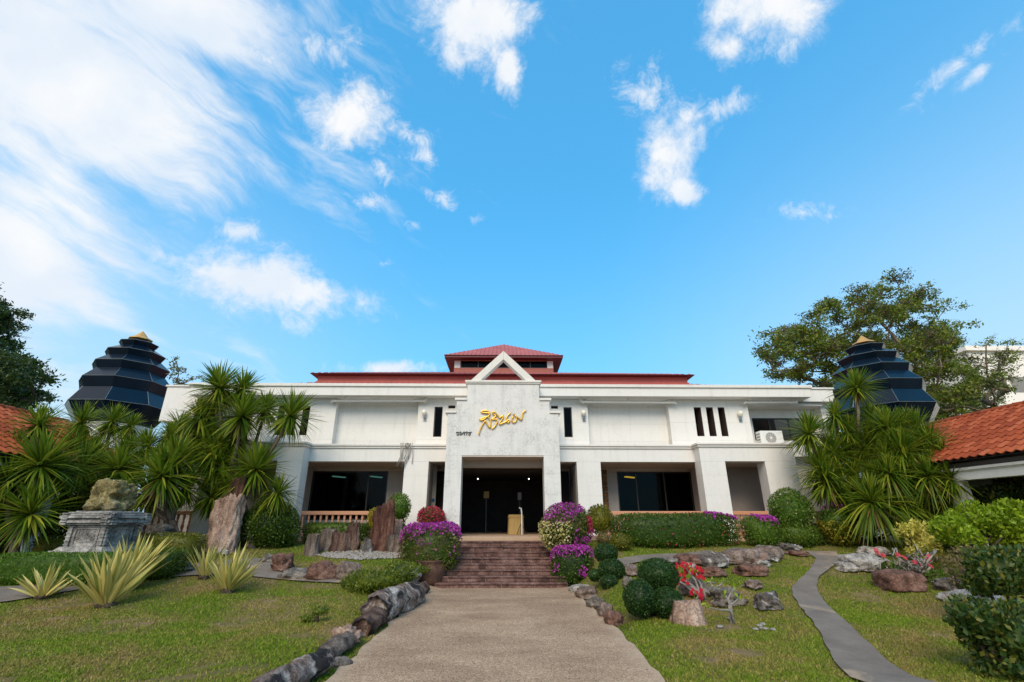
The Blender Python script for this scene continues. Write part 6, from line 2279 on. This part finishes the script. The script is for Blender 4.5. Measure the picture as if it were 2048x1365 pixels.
stems('grey stemmed plant with scarlet flowers beside the largest cloud pruned shrub', (1408, 1196),
      [[(1385, 1172, 0), (1362, 1158, -.1)], [(1398, 1165, .1), (1380, 1140, .1)], [(1402, 1170, 0), (1392, 1146, 0)], [(1390, 1160, 0), (1372, 1136, 0)], [(1395, 1155, .2), (1376, 1134, .15)], [(1370, 1170, -.1), (1352, 1160, -.15), (1346, 1137, -.1)],
       [(1404, 1185, -.2), (1393, 1190, -.25)], [(1398, 1192, -.3), (1391, 1200, -.3)], [(1372, 1166, 0), (1358, 1150, -.1), (1360, 1146, -.1)], [(1408, 1175, .1), (1396, 1152, .1)]],
      'desert_rose', 'palebark', .032, 'scarlet', .042, 'leaf_lime')
stems('pale bare branches spreading over the lawn right of the scarlet flowers', (1412, 1192),
      [[(1430, 1176, 0), (1446, 1168, 0)], [(1405, 1170, .2), (1430, 1166, .3), (1422, 1158, .3)], [(1420, 1180, 0), (1440, 1172, 0), (1448, 1162, 0)], [(1425, 1172, .1), (1415, 1162, .2)]],
      'bare_branches', 'palebark', .024, None, leaves='leaf_lime')
stems('pale twisted bare branches over the craggy dark rock', (1464, 1246),
      [[(1462, 1218, 0), (1456, 1198, 0), (1466, 1180, 0), (1471, 1176, 0)], [(1460, 1222, -.1), (1440, 1221, -.2), (1418, 1216, -.3)], [(1462, 1206, 0), (1450, 1190, .1)], [(1458, 1212, 0), (1478, 1196, 0)]],
      'bare_branches', 'palebark', .022, None, leaves='leaf_lime')
tips = []
for k in range(26):
    x = random.uniform(1745, 1880); y = random.uniform(1096, 1142)
    mxp = 1815 + (x - 1815) * .5
    tips.append([(mxp + random.uniform(-18, 18), random.uniform(1118, 1150), random.uniform(-.4, .4)), (x * .6 + mxp * .4, y + random.uniform(-8, 14), random.uniform(-.6, .6)), (x, y, random.uniform(-.7, .7))])
tangle = stems('sprawling tangle of grey branches with a few coral flowers on the right', (1822, 1160), tips, 'tangled_branches', 'palebark', .028, None, wig=.22)
for k, (px, py) in enumerate(((1754, 1103), (1767, 1114), (1795, 1112), (1808, 1115), (1829, 1123), (1841, 1131), (1858, 1116), (1861, 1133))):
    p = at(px, py, gnd(1822, 1160).y - .25)
    fl = MB()
    for q in range(2): petals(fl, p + Vector((random.uniform(-.03, .03), 0, random.uniform(-.03, .03))), .06)
    fo = fl.build('flower', M['coral'], tangle)
    MB().tube([p, p + Vector((.02, .06, -.10))], .006, 5).build('stalk', M['palebark'], fo)

for lab, boxes_, Y_, sd_ in (('deep green shrubs in the shade behind the left sword leaf plants', [(-40, 60, 985, 1100, 0), (40, 130, 1000, 1110, .2), (110, 200, 960, 1080, .9), (190, 280, 985, 1090, .9)], 14.6, 520),
                             ('deep green shrubs in the shade behind the right sword leaf plants', [(1690, 1760, 960, 1080, 0), (1740, 1830, 950, 1085, .1), (1810, 1890, 965, 1085, -.4), (1860, 1930, 985, 1080, -1.2)], 15.7, 521)):
    B_ = [boxpx(x0, x1, y0, y1, Y=Y_ + dy, depth=.6) for x0, x1, y0, y1, dy in boxes_]
    bush('shade_shrub', lab, 'shrub', B_, M['leaf_hedge'], .10, 330, seed=sd_, amp=.2, inner=.6)

# ---- shrubs at the right edge
def leafy(label, boxes, Y, mat, size, dens, name, seed, **kw):
    B = []
    for (x0, x1, y0, y1, dy) in boxes:
        c, r = boxpx(x0, x1, y0, y1, Y=Y + dy, depth=.9); B.append((c, r))
    kw.setdefault('amp', .16); kw.setdefault('inner', .62); kw.setdefault('jitter', .8)
    return bush(name, label, 'shrub', B, M[mat], size, dens, seed=seed, **kw)


leafy('cream yellow leaved shrub behind the tangle of grey branches', [(1792, 1836, 1044, 1078, 0), (1815, 1882, 1042, 1112, .1), (1818, 1858, 1080, 1122, -.1)], 12.6, 'leaf_cream', .115, 330, 'croton', 501, asp=.45, droop=.2)
leafy('lime green shrub between the cream shrub and the dark shrub', [(1868, 1935, 1028, 1098, 0), (1905, 1990, 1004, 1075, .4), (1960, 2040, 1012, 1095, .2), (1990, 2085, 1000, 1105, 0), (1905, 1960, 1050, 1105, -.3)], 11.4, 'leaf_lime', .12, 360, 'lime_shrub', 502, asp=.5)
leafy('dark leaved shrub before the right pavilion column', [(1958, 2030, 965, 1018, 0), (2000, 2080, 948, 1020, .2), (1940, 2000, 975, 1030, .2), (1985, 2070, 960, 1040, .2)], 13.0, 'leaf_dark', .10, 500, 'dark_shrub', 503)
leafy('dry brownish twiggy bush at the right, left of the glossy shrub', [(1884, 1945, 1108, 1170, 0), (1905, 1965, 1085, 1150, .3)], 10.2, 'leaf_twig', .06, 420, 'dry_bush', 504, core=False)
leafy('rounded taupe clipped bush among the lime green shrub', [(1920, 1964, 1068, 1096, 0)], 11.1, 'leaf_twig', .045, 1500, 'round_bush', 505, amp=.06, inner=.85)
leafy('low green weeds under the tangle of grey branches', [(1760, 1800, 1122, 1142, 0), (1850, 1905, 1140, 1162, -.2), (1795, 1830, 1128, 1150, .2)], 11.2, 'leaf_clip', .06, 500, 'weeds', 506, core=False)
leafy('large dark glossy shrub at the right edge, upper of the two', [(1938, 2060, 1092, 1200, 0), (1990, 2120, 1088, 1195, .3), (1930, 1990, 1140, 1200, .1)], 7.9, 'leaf_dark', .078, 620, 'glossy_shrub', 507, asp=.55)
leafy('nearest dark glossy shrub filling the bottom right corner', [(1905, 2000, 1195, 1285, 0), (1950, 2110, 1205, 1370, .05), (1980, 2140, 1290, 1430, -.1), (1915, 1965, 1230, 1300, .1), (1945, 2120, 1325, 1470, -.05)], 5.9, 'leaf_dark', .068, 900, 'glossy_shrub', 508, asp=.55)
for bx_, lab in (((1990, 2030, 1100, 1140), 0), ): pass
# dark shrubs at the far left edge, deep in shade
leafy('dark bush with a few purple flowers at the far left edge', [(-60, 40, 1030, 1100, 0), (10, 60, 1050, 1105, .3)], 13.2, 'leaf_hedge', .07, 500, 'dark_bush', 509)

for o in list(COL.objects):
    if o.type == 'EMPTY': o.empty_display_size = .1
print('objects', len(bpy.data.objects), 'tris', sum(sum(len(p.vertices) - 2 for p in m_.polygons) for m_ in bpy.data.meshes if len(m_.polygons) < 3000) + sum(len(m_.polygons) for m_ in bpy.data.meshes if len(m_.polygons) >= 3000))
